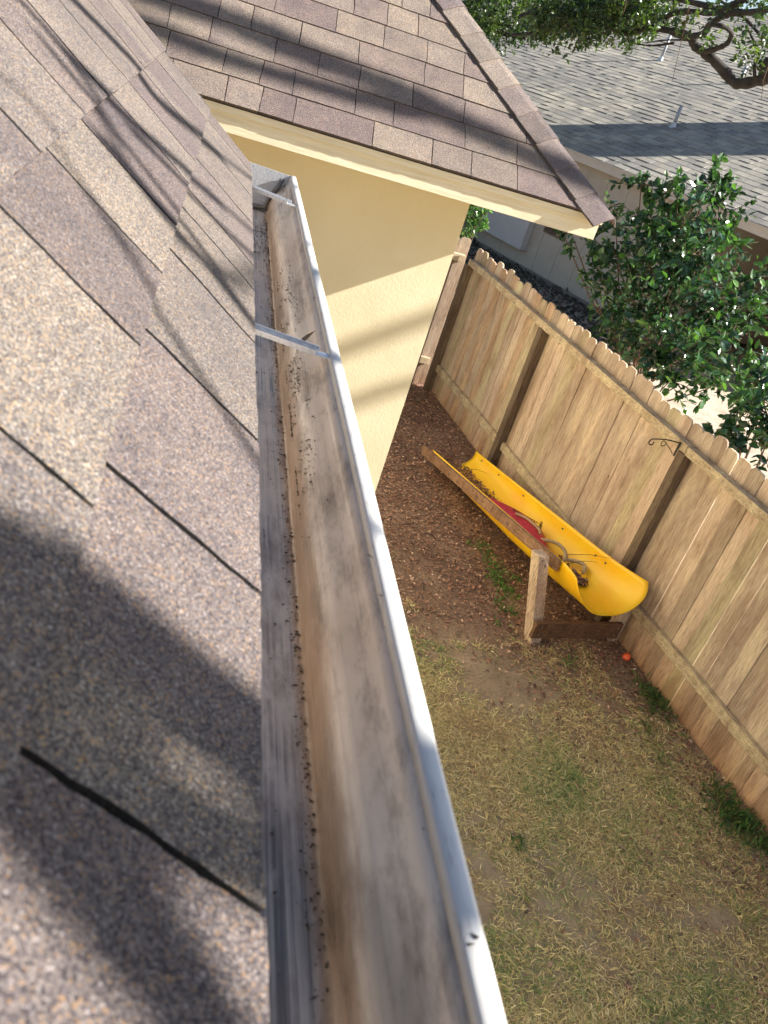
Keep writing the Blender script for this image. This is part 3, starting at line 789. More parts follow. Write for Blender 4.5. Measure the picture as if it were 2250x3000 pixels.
# bolts along the left rail and the heads inside the right wall
for i, f in enumerate((.10, .30, .52, .74, .93)):
    p = railA + (railB - railA) * f - sx * .019
    mb = MB(); mb.tube([p, p - sx * .006], [.011, .008], 8); mb.build('bolt', M_BOLT, slide)
for l in (.50, .64, 1.15, 1.85, 2.35, 2.72):
    x, z = chute_pt(l, .86); p = nA_ + ax * l + sx * (x - .004) + np.array((0, 0, z + .01 + G5 * (1 - l / LS)))
    mb = MB(); mb.tube([p, p - sx * .007], [.011, .007], 8); mb.build('bolt', M_BOLT, slide)
# near left post with its cross board
pb = np.array((3.055, 5.09, 0)); ptop = np.array((2.93, 5.33, 0)); rot = rad(-8)
def rbox(mb, c, hx, hy, z0, z1, a, ct=None):
    ca, sa = math.cos(a), math.sin(a)
    ct = c if ct is None else ct
    V = [(cc_[0] + i * hx * ca - j * hy * sa, cc_[1] + i * hx * sa + j * hy * ca, z) for z, cc_ in ((z0, c), (z1, ct)) for i, j in ((-1, -1), (1, -1), (1, 1), (-1, 1))]
    mb.add(V, [(0, 3, 2, 1), (4, 5, 6, 7), (0, 1, 5, 4), (1, 2, 6, 5), (2, 3, 7, 6), (3, 0, 4, 7)])
pA = MB(); rbox(pA, pb, .055, .05, G5 - .01, G5 + .66, rad(22), ptop); postA = pA.build('post', M_SLPOST, slide, bevel=.005)
pB = MB(); rbox(pB, (3.82, 5.29), .045, .045, G5 - .01, G5 + .36, rad(5)); pB.build('post', M_SLPOST, slide, bevel=.005)
c0 = np.array((2.99, 5.06, G5 + .135)); c1 = np.array((3.82, 5.225, G5 + .14))
mb = MB(); mb.obox(c0 - (0, .01, 0), c1 - (0, .0, 0), .036, .15); cb = mb.build('cross_board', M_SLDARK, slide, bevel=.004)
nb_ = np.cross((c1 - c0) / np.linalg.norm(c1 - c0), (0, 0, 1)); 
for f in (.07, .95):
    for dz in (-.038, .038):
        p = c0 + (c1 - c0) * f + np.array((0, 0, dz)) + nb_ * .018 + np.array((0, -.004, 0))
        mb = MB(); mb.tube([p, p + nb_ * .006], [.013, .010], 8); mb.build('bolt', M_BOLT, cb)
pn = np.array((math.sin(rad(22)) , -math.cos(rad(22)), 0)); px_ = np.array((math.cos(rad(22)), math.sin(rad(22)), 0))
for dx, dz in ((-.02, .63), (.016, .59)):
    p = pb + (ptop - pb) * (dz / .66) + pn * .05 + px_ * dx + np.array((0, 0, G5 + dz)); mb = MB(); mb.tube([p, p + pn * .006], [.011, .009], 8); mb.build('bolt', M_BOLT, postA)

# red swing seat with its rope, lying in the chute
seat = thing('swing_seat', 'red plastic swing seat with tan rope lying inside the yellow slide', 'swing seat', (3.1, 6.2, .2))
V = []; na, nb2 = 26, 10
for i in range(na + 1):
    l = .82 + 1.02 * i / na; f = i / na
    wv = math.sin(math.pi * (f * .94 + .03)) ** .5
    for j in range(nb2 + 1):
        g = -1 + 2 * j / nb2
        xq = -.085 + .10 * math.sin(math.pi * f) + g * .105 * wv
        _, zb = chute_pt(l, 0)
        z = zb + .125 + .05 * math.sin(math.pi * f) - .035 * g * g
        V.append(nA_ + ax * l + sx * xq + np.array((0, 0, z + G5 * (1 - l / LS))))
Fc = [(i * (nb2 + 1) + j, i * (nb2 + 1) + j + 1, (i + 1) * (nb2 + 1) + j + 1, (i + 1) * (nb2 + 1) + j) for i in range(na) for j in range(nb2)]
o = obj('seat', V, np.array(Fc), M_RED, seat, smooth=True); sm = o.modifiers.new('s', 'SOLIDIFY'); sm.thickness = .014; sm.offset = 0
def slide_at(l, x, h):
    _, zb = chute_pt(l, 0); return nA_ + ax * l + sx * x + np.array((0, 0, zb + h + G5 * (1 - l / LS)))
def twist(mb, pts, r, turns):
    pts = [Vector(p) for p in pts]
    # resample
    P = []
    for i in range(len(pts) - 1):
        p0 = pts[max(i - 1, 0)]; p1 = pts[i]; p2 = pts[i + 1]; p3 = pts[min(i + 2, len(pts) - 1)]
        for k in range(10):
            t = k / 10; P.append(.5 * ((2 * p1) + (p2 - p0) * t + (2 * p0 - 5 * p1 + 4 * p2 - p3) * t * t + (3 * p1 - p0 - 3 * p2 + p3) * t ** 3))
    P.append(pts[-1])
    for s_ in range(3):
        Q = []
        for i, p in enumerate(P):
            d = (P[min(i + 1, len(P) - 1)] - P[max(i - 1, 0)]).normalized(); a = d.cross(Vector((0, 0, 1))).normalized(); b = d.cross(a)
            th = i * turns + s_ * 2.094; Q.append(p + (a * math.cos(th) + b * math.sin(th)) * r * .55)
        mb.tube(Q, r * .62, 6)
mb = MB()
twist(mb, [slide_at(1.0, -.02, .15), slide_at(.94, .05, .17), slide_at(.86, .10, .16), slide_at(.78, .10, .13), slide_at(.72, .06, .10)], .016, .9)
twist(mb, [slide_at(.74, .10, .10), slide_at(.68, .16, .12), slide_at(.60, .18, .12), slide_at(.54, .14, .08)], .016, .9)
twist(mb, [slide_at(1.42, -.06, .19), slide_at(1.34, -.01, .195), slide_at(1.24, .02, .19), slide_at(1.14, .02, .19), slide_at(1.06, -.01, .18)], .011, .9)
mb.build('rope', M_ROPE, seat, True)
mb = MB()
for i in range(11):
    c = slide_at(1.50 - i * .014, -.03 + i * .018, .185 - i * .004); a = rad(50 * i)
    mb.tube([c + np.array((.012 * math.cos(t) * math.cos(a), .012 * math.cos(t) * math.sin(a), .006 * math.sin(t))) for t in np.linspace(0, 6.28, 9)], .0028, 5)
mb.build('chain', M_IRON, seat); mb = MB()
for i in range(7):
    c = slide_at(1.30 - i * .010, .15 - i * .004, .17 - i * .010); a = rad(70 * i)
    mb.tube([c + np.array((.011 * math.cos(t) * math.cos(a), .011 * math.cos(t) * math.sin(a), .017 * math.sin(t))) for t in np.linspace(0, 6.28, 9)], .0028, 5)
mb.build('chain', M_IRON, seat)

# ball
bp = pix(1353, 1420, z=-3.665)
V = []; nb_s = 12
mbb = bmesh.new(); bmesh.ops.create_uvsphere(mbb, u_segments=20, v_segments=14, radius=.034)
for v_ in mbb.verts: 
    if v_.co.x < -.008 and v_.co.z > -.0: v_.co *= .86
me = bpy.data.meshes.new('ball'); mbb.to_mesh(me); mbb.free(); me.materials.append(M_ORANGE)
me.polygons.foreach_set('use_smooth', np.ones(len(me.polygons), dtype=bool))
o = bpy.data.objects.new('ball', me); COL.objects.link(o); o.location = (bp[0], bp[1], gz(0, bp[1]) + .032)
tag(o, 'small orange-red toy ball on the ground at the foot of the fence', 'ball')

# ------------------------------------------------------------------ ground cover
def visible(P, m=60):
    q = (P - np.array([0, 0, H])) @ R.T
    x = 1125 + F_PX * q[:, 0] / q[:, 2]; y_ = 1500 + F_PX * q[:, 1] / q[:, 2]
    return (q[:, 2] > 0) & (x > -m) & (x < 2250 + m) & (y_ > -m) & (y_ < 3000 + m)
gzv = lambda y_: -0.10 * (1 - np.clip((y_ - 4.6) / 4.6, 0, 1))
def fbm(x, y_, s, seed=0):
    return np.array([mnoise.noise(Vector((a * s, b * s, seed))) + .5 * mnoise.noise(Vector((a * s * 2.3, b * s * 2.3, seed + 5))) for a, b in zip(x, y_)])
rg = np.random.default_rng(31)
# grass
NB = 460000
x = rg.uniform(1.1, 4.5, NB); y_ = 1.3 + 5.3 * rg.random(NB) ** 1.0
fx = 4.84 - .18 * y_
den = fbm(x, y_, .9, 1) * .5 + fbm(x, y_, 5, 2) * .35
keep = (x < fx - .02) & (rg.random(NB) < np.clip(.60 + den * 1.35 - np.clip((y_ - 3.9) / 1.6, 0, 1) * .95 - np.clip((x - (fx - .75)) / .5, 0, 1) * .42, 0.0, 1))
x, y_ = x[keep], y_[keep]; nb = len(x)
L = rg.uniform(.02, .058, nb); az = rg.uniform(0, 6.283, nb); el = rg.uniform(.0, .75, nb) ** 1.5
P0 = np.stack([x, y_, gzv(y_) + rg.uniform(-.002, .010, nb)], 1)
Dv = np.stack([np.cos(az) * np.cos(el), np.sin(az) * np.cos(el), np.sin(el)], 1)
Sv = np.stack([-np.sin(az), np.cos(az), rg.normal(size=nb) * .4], 1) * (rg.uniform(.0012, .0025, nb)[:, None])
bend = np.stack([rg.normal(size=nb), rg.normal(size=nb), -.6 * np.ones(nb)], 1) * (L * .16)[:, None]
Mid = P0 + Dv * (L * .55)[:, None]; Tip = P0 + Dv * L[:, None] + bend
V = np.stack([P0 - Sv, P0 + Sv, Mid + Sv, Mid - Sv, Tip + Sv * .2, Tip - Sv * .2], 1).reshape(-1, 3)
F_ = (np.arange(nb)[:, None, None] * 6 + np.array([(0, 1, 2, 3), (3, 2, 4, 5)])[None]).reshape(-1, 4)
pal = np.array((1.06, 1.05, .95)) * np.array([(.70, .57, .33), (.56, .47, .24), (.40, .38, .17), (.78, .67, .44), (.26, .32, .11), (.48, .34, .20), (.18, .27, .09)])
gsel = np.clip((fbm(x, y_, 1.6, 9) * .6 + .42 + rg.normal(size=nb) * .30), 0, .999)
order = np.array([5, 0, 3, 0, 1, 0, 2, 1, 4, 6])
c = pal[order[(gsel * len(order)).astype(int)]] * rg.uniform(.75, 1.25, nb)[:, None]
tag(obj('grass', V, F_, M_BLADE, cols=np.repeat(c, 6, axis=0).astype(np.float32)), 'dry dormant lawn grass, tan and olive, between gutter and fence', 'grass', kind='stuff')
# green weeds along the fence foot
def tufts(name, spots, nper, col, lmin, lmax, label, spread):
    Vv = []; Ff = []; Cc = []; o_ = 0
    for (cx, cy, r_) in spots:
        k = int(nper * r_ * r_ / .04)
        a = rg.uniform(0, 6.283, k); rr = r_ * np.sqrt(rg.random(k)) * (1 + .3 * rg.normal(size=k))
        xx_ = cx + rr * np.cos(a); yy_ = cy + rr * np.sin(a) * 1.3
        ok = xx_ < 4.84 - .18 * yy_ - .02; xx_, yy_ = xx_[ok], yy_[ok]; k = len(xx_)
        P_ = np.stack([xx_, yy_, gzv(yy_) + rg.uniform(0, .03, k)], 1)
        D_ = rnd_dirs(k, rg); D_[:, 2] = np.abs(D_[:, 2]) * spread + .1
        U_ = rnd_dirs(k, rg) * .6 + np.array((0, 0, 1))
        v, f, cc = leaf_cloud(P_, D_, U_, rg.uniform(lmin, lmax, k), np.array(col)[rg.integers(len(col), size=k)] * rg.uniform(.7, 1.3, k)[:, None], .95 if lmax < .03 else .3)
        Vv.append(v); Ff.append(f + o_); Cc.append(cc); o_ += len(v)
    return tag(obj(name, np.concatenate(Vv), np.concatenate(Ff), M_BLADE, cols=np.concatenate(Cc).astype(np.float32)), label, 'plant', kind='stuff')
def gp(x, y, s=SC):
    p = pix(x, y, s, z=-3.68); return p[0], p[1]
sp = [(*gp(1040, 1185), .07), (*gp(1055, 1210), .10), (*gp(1075, 1240), .11), (*gp(1090, 1275), .10), (*gp(1070, 1255), .09), (*gp(1085, 1310), .08), (*gp(1105, 1325), .06), (*gp(1110, 1290), .06), (*gp(1012, 1180), .04), (*gp(1075, 1345), .04), (*gp(1115, 1255), .05)]
tufts('clover_patch', sp, 520, [(.07, .20, .03), (.05, .15, .02), (.11, .26, .045)], .014, .026, 'bright green clover patch on the bare soil beside the slide', .5)
sp = [(*gp(1395, 1490), .10), (*gp(1425, 1525), .13), (*gp(1570, 1740), .15), (*gp(1590, 1775), .16), (*gp(1640, 1810), .15), (*gp(1230, 1435), .05), (*gp(1395, 1565), .04), (*gp(1430, 1640), .03), (*gp(1600, 1700), .10), (*gp(950, 2040), .08), (*gp(1120, 1820), .05)]
tufts('weeds', sp, 330, [(.06, .14, .03), (.09, .17, .04), (.14, .17, .05)], .03, .08, 'green weeds growing along the foot of the fence', 1.0)
# leaf litter
NL = 75000
x = rg.uniform(.9, 4.4, NL); y_ = 1.6 + 8.6 * rg.random(NL)
fx = 4.84 - .18 * y_
den = .14 + .86 * np.clip((y_ - 3.9) / 1.9, 0, 1) + .55 * np.clip(1 - (fx - x) / .9, 0, 1) * (y_ > 2.8) - .45 * np.clip((2.9 - x) / .9, 0, 1) * (y_ < 6.2)
den += fbm(x, y_, 1.4, 4) * .28
keep = (x < fx - .0) & (rg.random(NL) < np.clip(den, .012, 1)); x, y_ = x[keep], y_[keep]; k = len(x)
P_ = np.stack([x, y_, gzv(y_) + rg.uniform(.002, .02, k)], 1)
D_ = rnd_dirs(k, rg); D_[:, 2] *= .25; U_ = rnd_dirs(k, rg) * .45 + np.array((0, 0, 1))
LC = np.array((.86, .76, .72)) * np.array([(.36, .21, .15), (.46, .29, .205), (.25, .145, .11), (.58, .42, .31), (.15, .095, .075), (.40, .23, .155), (.75, .60, .46)])
v, f, cc = leaf_cloud(P_, D_, U_, rg.uniform(.014, .040, k) * rg.uniform(.7, 1.15, k), LC[np.minimum(rg.integers(9, size=k), 6) if False else rg.choice(7, size=k, p=[.2, .2, .17, .12, .14, .13, .04])] * rg.uniform(.7, 1.25, k)[:, None], .8)
tag(obj('leaf_litter', v, f, M_DRYLEAF, cols=cc.astype(np.float32)), 'brown fallen oak leaves covering the soil along the fence and behind the slide', 'leaf litter', kind='stuff')
# paler single leaves lying on the lawn
sp = [(1490, 1690), (1425, 1505), (1318, 1590), (1240, 1465), (1060, 2095), (1320, 1560), (1420, 1665), (1355, 1835), (1600, 1925), (1390, 1760), (1345, 1495), (1180, 1870), (1075, 2020), (1290, 2000)]
for i, (a, b_) in enumerate(sp):
    X_, Y_ = gp(a, b_); c = np.array([(.50, .40, .20), (.46, .33, .2), (.42, .38, .16)])[i % 3]
    d = rnd_dirs(1, rg); d[:, 2] *= .1
    v, f, cc = leaf_cloud(np.array([(X_, Y_, gz(0, Y_) + .016)]), d, np.array([(.1, .1, 1.)]), np.array([.055 + .02 * rg.random()]), c[None], .62)
    o = obj('fallen_leaf', v, f, M_DRYLEAF, cols=cc.astype(np.float32))
    if i == 8: tag(o, 'largest pale yellow fallen leaf on the lawn near the right edge, below the weeds', 'leaf')
    else: tag(o, 'pale tan leaf lying singly on the dry lawn', 'leaf', group='single pale leaves on the lawn')
# leaves and twigs lying in the chute
k = 3400; l = rg.uniform(.42, LS + .05, k); wgt = np.where(l < .9, 1, np.where(l > 1.9, 1, .10)); ok = rg.random(k) < wgt; l = l[ok]; k = len(l)
xq = np.where(l > 1.9, rg.uniform(-.2, .12, k), np.where(l < .9, rg.uniform(.0, .13, k), rg.uniform(-.18, -.05, k)))
P_ = np.array([slide_at(a, b_, .012 + .03 * rg.random() + 1.2 * b_ * b_) for a, b_ in zip(l, xq)])
D_ = rnd_dirs(k, rg); D_[:, 2] *= .3; U_ = rnd_dirs(k, rg) * .5 + np.array((0, 0, 1))
v, f, cc = leaf_cloud(P_, D_, U_, rg.uniform(.02, .045, k), LC[rg.choice(7, size=k, p=[.2, .15, .25, .08, .2, .1, .02])] * .8, .75)
tag(obj('leaf_litter', v, f, M_DRYLEAF, cols=cc.astype(np.float32)), 'dark dead leaves and twigs collected inside the yellow slide', 'leaf litter', kind='stuff')
mb = MB()
for a, b_ in ((( .80, .10, .12), (.42, .26, .30)), ((.55, .1, .1), (.36, .02, .16)), ((2.55, .0, .1), (2.35, .14, .16)), ((.7, .08, .08), (.5, .2, .22))):
    p0, p1 = slide_at(*a), slide_at(*b_); m_ = (p0 + p1) / 2 + np.array((.01, .01, .015)); mb.tube([p0, m_, p1], [.003, .0024, .001], 5)
tag(mb.build('twig', M_TWIG), 'thin dry twigs sticking out of the leaves in the slide', 'twig', kind='stuff')
# sprig and curled leaf caught by the gutter hanger
v, f, cc = leaf_cloud(np.array([(.145, 1.045, H - .36)]), np.array([(.02, .03, .02)]), np.array([(-.6, 0, 1.)]), np.array([.032]), np.array([(.26, .17, .10)]), .5)
tag(obj('dead_leaf', v, f, M_DRYLEAF, cols=cc.astype(np.float32)), 'curled brown leaf caught behind the nearer gutter hanger', 'leaf')

# ------------------------------------------------------------------ neighbour's house
WD = np.array([.4428, -.8966, 0]); WU = np.array([.8966, .4428, 0]); NP = .40
E0 = pix(1229, 320, z=-.93)
nh = thing('neighbour_house', 'taupe house with long low grey shingle roof beyond the fence', 'house', (12, 20, 0))
LNN = math.sqrt(1 + NP * NP)
nu = (WU + np.array((0, 0, NP))) / LNN; nn_ = (-WU * NP + np.array((0, 0, 1))) / LNN
r5 = np.random.default_rng(8)
s_lo, s_hi = -16.0, 6.3     # along WD (towards the viewer is +)
rows, expo = 58, .212
V = []; Fc = []; C = []
GT = .72 * np.array([(.37, .352, .305), (.41, .39, .335), (.33, .315, .28), (.45, .42, .355), (.295, .285, .26)])
for k_ in range(rows):
    s = s_lo + r5.random() * .3
    while s < s_hi:
        w = .14 + .2 * r5.random(); a, b_ = s, min(s + w, s_hi)
        th = .0135 if r5.random() < .38 else .0045
        c = GT[r5.integers(len(GT))] * (.9 + .2 * r5.random())
        base = len(V)
        for ss in (a, b_ - .003):
            for tt, h in ((k_ * expo, 0), (k_ * expo, th), ((k_ + 1) * expo + .01, .0)):
                V.append(E0 + WD * ss + nu * tt + nn_ * h); C.append(c)
        Fc += [(base, base + 3, base + 4, base + 1), (base + 1, base + 4, base + 5, base + 2)]
        s += w
nroof = obj('roof', np.array(V), np.array(Fc), M_NSH, nh, cols=np.array(C, dtype=np.float32))
mb = MB(); q0 = E0 + WD * s_lo; q1 = E0 + WD * s_hi; tt = rows * expo
mb.add([q0 - nn_ * .004, q1 - nn_ * .004, q1 + nu * tt - nn_ * .004, q0 + nu * tt - nn_ * .004], [(0, 1, 2, 3)])
rg0, rg1 = q0 + nu * tt, q1 + nu * tt
bk = WU * 9 - np.array((0, 0, 9 * NP)); mb.add([rg0, rg1, rg1 + bk, rg0 + bk], [(0, 1, 2, 3)]); mb.build('roof_deck', M_NSH, nh)
def nbox(mb, s0, s1, u0, u1, z0, z1, o=E0):
    b = np.array((o[0], o[1], 0)); V = [b + WD * s + WU * u + np.array((0, 0, z)) for s in (s0, s1) for u in (u0, u1) for z in (z0, z1)]
    mb.add(V, [(0, 1, 3, 2), (4, 6, 7, 5), (0, 4, 5, 1), (2, 3, 7, 6), (0, 2, 6, 4), (1, 5, 7, 3)])
EZN = H - .93
mb = MB(); nbox(mb, s_lo, s_hi, .02, .06, EZN - .17, EZN + .005); nbox(mb, s_lo, s_hi, -.012, .019, EZN - .035, EZN - .004); mb.build('fascia', M_NTRIM, nh)
mb = MB(); nbox(mb, s_lo, s_hi, .061, .40, EZN - .168, EZN - .15); mb.build('soffit', M_NWALL, nh)
# wall plane: through the measured foot line
W0 = np.array([6.096, 20.239, 0.0]); WDW = WD
uo = float((W0 - np.array((E0[0], E0[1], 0))) @ WU); so = float((W0 - np.array((E0[0], E0[1], 0))) @ WD)
mb = MB()
seams = sorted([2.36 - .29 - .57 * i for i in range(-6, 22)])
for a, b_ in zip(seams[:-1], seams[1:]):
    nbox(mb, so + a + .004, so + b_ - .004, uo, uo + .05, .115, EZN - .17)
nbox(mb, so + seams[0], min(so + seams[-1], s_hi - .5), uo + .018, uo + 8, .10, EZN - .1)
# gable end triangle towards the viewer
b = np.array((E0[0], E0[1], 0)); e1 = b + WD * (s_hi - .5)
mb.add([e1 + WU * .3 + np.array((0, 0, 0)), e1 + WU * 20.5, e1 + WU * 20.5 + np.array((0, 0, EZN)), e1 + WU * 11.4 + np.array((0, 0, EZN + 4.4)), e1 + WU * .3 + np.array((0, 0, EZN))], [(0, 1, 2, 3, 4)])
mb.build('wall', M_NWALL, nh)
mb = MB(); nbox(mb, so + seams[0], s_hi - .45, uo - .03, uo + .01, -.2, .108); mb.build('foundation', M_FOUND, nh)
mb = MB(); nbox(mb, so - 1.6, so + 1.72, uo - .19, uo - .001, .42, 1.75); o = mb.build('wall_box', M_NPANEL, nh, bevel=.01); o['label'] = 'pale grey boxed-out panel on the taupe wall'
mb = MB(); nbox(mb, so + 2.03, so + 2.69, uo - .02, uo - .001, .96, 2.0); wn_ = mb.build('window', M_POST, nh)
mb = MB(); nbox(mb, so + 2.07, so + 2.65, uo - .026, uo - .0205, 1.0, 1.96); mb.build('pane', M_GLASS, wn_)
# vent pipes
def roof_hit(x, y, s=1):
    v = ray(x, y, s); t = (nn_ @ (E0 - np.array([0, 0, H]))) / (nn_ @ v); return v * t + np.array([0, 0, H])
for i, (bx, by, hh) in enumerate(((1600 + 855 * .3918, 452 * .3918, .62), (1600 + 948 * .3918, 948 * .3918, .42), (1600 + 768 * .3918, 292 * .3918, .33), (1600 + 1440 * .3918, 628 * .3918, .40))):
    p = roof_hit(bx, by); mb = MB(); mb.tube([p - np.array((0, 0, .05)), p + np.array((0, 0, hh))], .038, 12); vp = mb.build('vent_pipe', M_PIPE, nh, True)
    mb = MB(); mb.tube([p - nn_ * .01, p + nn_ * .02, p + nn_ * .02 + np.array((0, 0, .07))], [.10, .06, .043], 14); mb.build('flashing', M_FLASH, vp)
# chimney, unseen, added off to the right for the long shadow across the slope
cc_ = roof_hit(1600 + 1659 * .3918, 890 * .3918) + np.array((3.3, -1.85, 0))
sdir = np.array((TO_SUN[0], TO_SUN[1], 0)); sdir /= np.linalg.norm(sdir)
ch = MB(); zc = float(E0[2] + ((cc_ - E0) @ WU) * NP)
hw_ = .95
V = [cc_ * (1, 1, 0) + WD * i * hw_ + WU * j * .38 + np.array((0, 0, z)) for z in (zc - 1.2, zc + 2.9) for i, j in ((-1, -1), (1, -1), (1, 1), (-1, 1))]
ch.add(V, [(0, 3, 2, 1), (4, 5, 6, 7), (0, 1, 5, 4), (1, 2, 6, 5), (2, 3, 7, 6), (3, 0, 4, 7)]); ch.build('shadow_chimney', M_BRICK, nroof)

# ------------------------------------------------------------------ shrubs beyond the fence
def shrub(name, label, base, clumps, n_tw, n_lf, lsize, pal, wood_r, seed, group=None, lw=.9, extra=None):
    """clumps: (centre xyz, radius)"""
    r = np.random.default_rng(seed)
    t = thing(name, label, 'shrub', tuple(base), group)
    base = np.array(base, float); wd = MB(); P = []; D = []; U = []; SZ = []; CC = []
    for ci, (c, rad_) in enumerate(clumps):
        c = np.array(c, float); h = c - base
        st = base + np.array((r.normal() * .08, r.normal() * .08, 0))
        m1 = base + h * .45 + np.array((-h[0] * .25, -h[1] * .25, h[2] * .1)) + r.normal(size=3) * .05
        wd.tube([st, (st + m1) / 2 + r.normal(size=3) * .03, m1, (m1 + c) / 2 + r.normal(size=3) * .05, c], [wood_r, wood_r * .8, wood_r * .6, wood_r * .45, wood_r * .25], 6)
        for k in range(int(n_tw * (rad_ / .4) ** 2)):
            d = rnd_dirs(1, r)[0]; d[2] = d[2] * .9 + .15; d /= np.linalg.norm(d)
            o_ = c + rnd_dirs(1, r)[0] * rad_ * .25 * r.random(); ln = rad_ * (.6 + .55 * r.random()); e_ = o_ + d * ln + np.array((0, 0, -.06 * ln))
            if k % 2 == 0: wd.tube([o_, (o_ + e_) / 2 + r.normal(size=3) * .012, e_], [.0045, .003, .0015], 4)
            cb_ = pal[r.integers(len(pal))]; bright = 1.0
            for q in range(n_lf):
                f = .25 + .75 * (q + r.random()) / n_lf; p = o_ + (e_ - o_) * f
                dd = d * .55 + rnd_dirs(1, r)[0] * .9; dd[2] -= .12
                P.append(p); D.append(dd); U.append(np.array((0, 0, 1.)) + r.normal(size=3) * .55); SZ.append(lsize * (.5 + .8 * r.random()))
                CC.append(np.array(cb_) * (.75 + .5 * r.random()) if f < .93 else np.array(cb_) * np.array((2.0, 1.9, 1.3)))
    wd.build('stem', M_TWIG, t, True)
    v, f, cc = leaf_cloud(np.array(P), np.array(D), np.array(U), np.array(SZ), np.array(CC), lw)
    obj('foliage', v, f, M_LEAF, t, cols=cc.astype(np.float32))
    return t
PALS = [tuple(1.35 * q_ for q_ in p_) for p_ in [(.020, .048, .022), (.028, .068, .026), (.016, .038, .020), (.036, .080, .030), (.022, .052, .034)]]
def cl(lst, s=SC):
    return [(pix(x, y, s, d=d), r_) for x, y, d, r_ in lst]
big = cl([(1385, 400, 9.4, .28), (1440, 430, 9.2, .32), (1530, 400, 9.5, .30), (1480, 470, 9.0, .42), (1560, 450, 9.6, .34), (1400, 500, 9.3, .42), (1330, 480, 9.6, .28), (1240, 520, 9.4, .16), (1275, 530, 9.3, .22), (1215, 500, 9.4, .12),
          (1330, 560, 9.4, .38), (1420, 580, 9.0, .48), (1520, 550, 9.1, .48), (1580, 520, 9.7, .30), (1620, 620, 9.6, .34), (1350, 640, 9.0, .44), (1440, 670, 8.8, .50), (1540, 660, 9.1, .46), (1400, 740, 8.7, .40), (1480, 770, 8.6, .42), (1560, 760, 8.9, .40),
          (1450, 820, 8.5, .30), (1530, 840, 8.4, .26), (1580, 700, 9.6, .34), (1330, 710, 9.1, .28), (1510, 720, 9.4, .5), (1460, 540, 9.8, .5), (1390, 620, 9.9, .5), (1290, 600, 9.4, .24), (1630, 700, 9.6, .2)])
shrub('shrub', 'large glossy dark green shrub standing behind the fence in front of the taupe house', (4.9, 8.6, 0), big, 24, 11, .085, PALS, .02, 41)
low = cl([(1600, 900, 7.3, .30), (1560, 950, 7.15, .20), (1650, 880, 7.6, .34), (1600, 975, 6.95, .16), (1545, 975, 6.9, .12), (1655, 960, 7.2, .26), (1640, 830, 7.8, .3), (1690, 900, 7.6, .3), (1570, 1000, 6.85, .08), (1620, 800, 8.0, .26)])
shrub('shrub', 'dark leafy shrub whose sprays hang over the fence top at the right edge', (5.0, 6.3, 0), low, 24, 12, .085, PALS, .02, 42)
sm_ = cl([(1020, 470, 11.2, .26), (1000, 500, 11.2, .22), (1025, 490, 11.0, .16), (990, 450, 11.4, .3), (1045, 460, 11.1, .10)])
shrub('shrub', 'small bright green shrub peeping past the wall corner at the far fence corner', (3.3, 10.9, 0), sm_, 40, 12, .06, [(.06, .14, .03), (.05, .11, .03), (.09, .18, .05)], .02, 43)
# low litter and plants at the neighbour's wall foot
k = 9000; s = rg.uniform(-5, 7, k); u = rg.uniform(-3.2, .1, k)
b = W0[None] + WD[None] * s[:, None] + WU[None] * u[:, None]; b[:, 2] = rg.uniform(0, .10, k)
D_ = rnd_dirs(k, rg); D_[:, 2] *= .5; U_ = rnd_dirs(k, rg) * .6 + np.array((0, 0, 1))
v, f, cc = leaf_cloud(b, D_, U_, rg.uniform(.05, .12, k), np.array([(.06, .04, .03), (.035, .04, .02), (.09, .06, .04), (.03, .028, .024)])[rg.integers(4, size=k)], .8)
tag(obj('ground_cover', v, f, M_DRYLEAF, cols=cc.astype(np.float32)), 'dark leaf litter and ground cover along the foot of the taupe wall', 'ground cover', kind='stuff')

# ------------------------------------------------------------------ oak trees
def smooth_pts(pts, n_=6):
    pts = [Vector(p) for p in pts]; P = []
    for i in range(len(pts) - 1):
        p0 = pts[max(i - 1, 0)]; p1 = pts[i]; p2 = pts[i + 1]; p3 = pts[min(i + 2, len(pts) - 1)]
        for k in range(n_):
            t = k / n_; P.append(.5 * ((2 * p1) + (p2 - p0) * t + (2 * p0 - 5 * p1 + 4 * p2 - p3) * t * t + (3 * p1 - p0 - 3 * p2 + p3) * t ** 3))
    P.append(pts[-1]); return P
ro = np.random.default_rng(77)
def limb(mb, pts, r0, r1, knob=.12, n=8):
    P = smooth_pts(pts); k = len(P)
    rr = [(r0 + (r1 - r0) * i / (k - 1)) * (1 + knob * (ro.random() - .5) * 2) for i in range(k)]
    mb.tube(P, rr, n)
def z5(x, y, d): return pix(1600 + x * .3918, y * .3918, 1, d=d)
oak = thing('oak_tree', 'old live oak whose dark crooked limbs reach in at the top right corner', 'tree', (10.2, 4.6, 0))
hub = np.array((10.2, 4.6, 3.4))
mb = MB(); limb(mb, [(10.2, 4.6, -.3), (10.25, 4.5, 1.0), (10.1, 4.6, 2.2), hub], .42, .30, .08, 14)
limb(mb, [hub, (9.6, 4.4, 5.2), (9.0, 4.0, 7.5), (8.8, 3.6, 9.5)], .26, .10)
mb.build('trunk', M_BARK, oak, True)
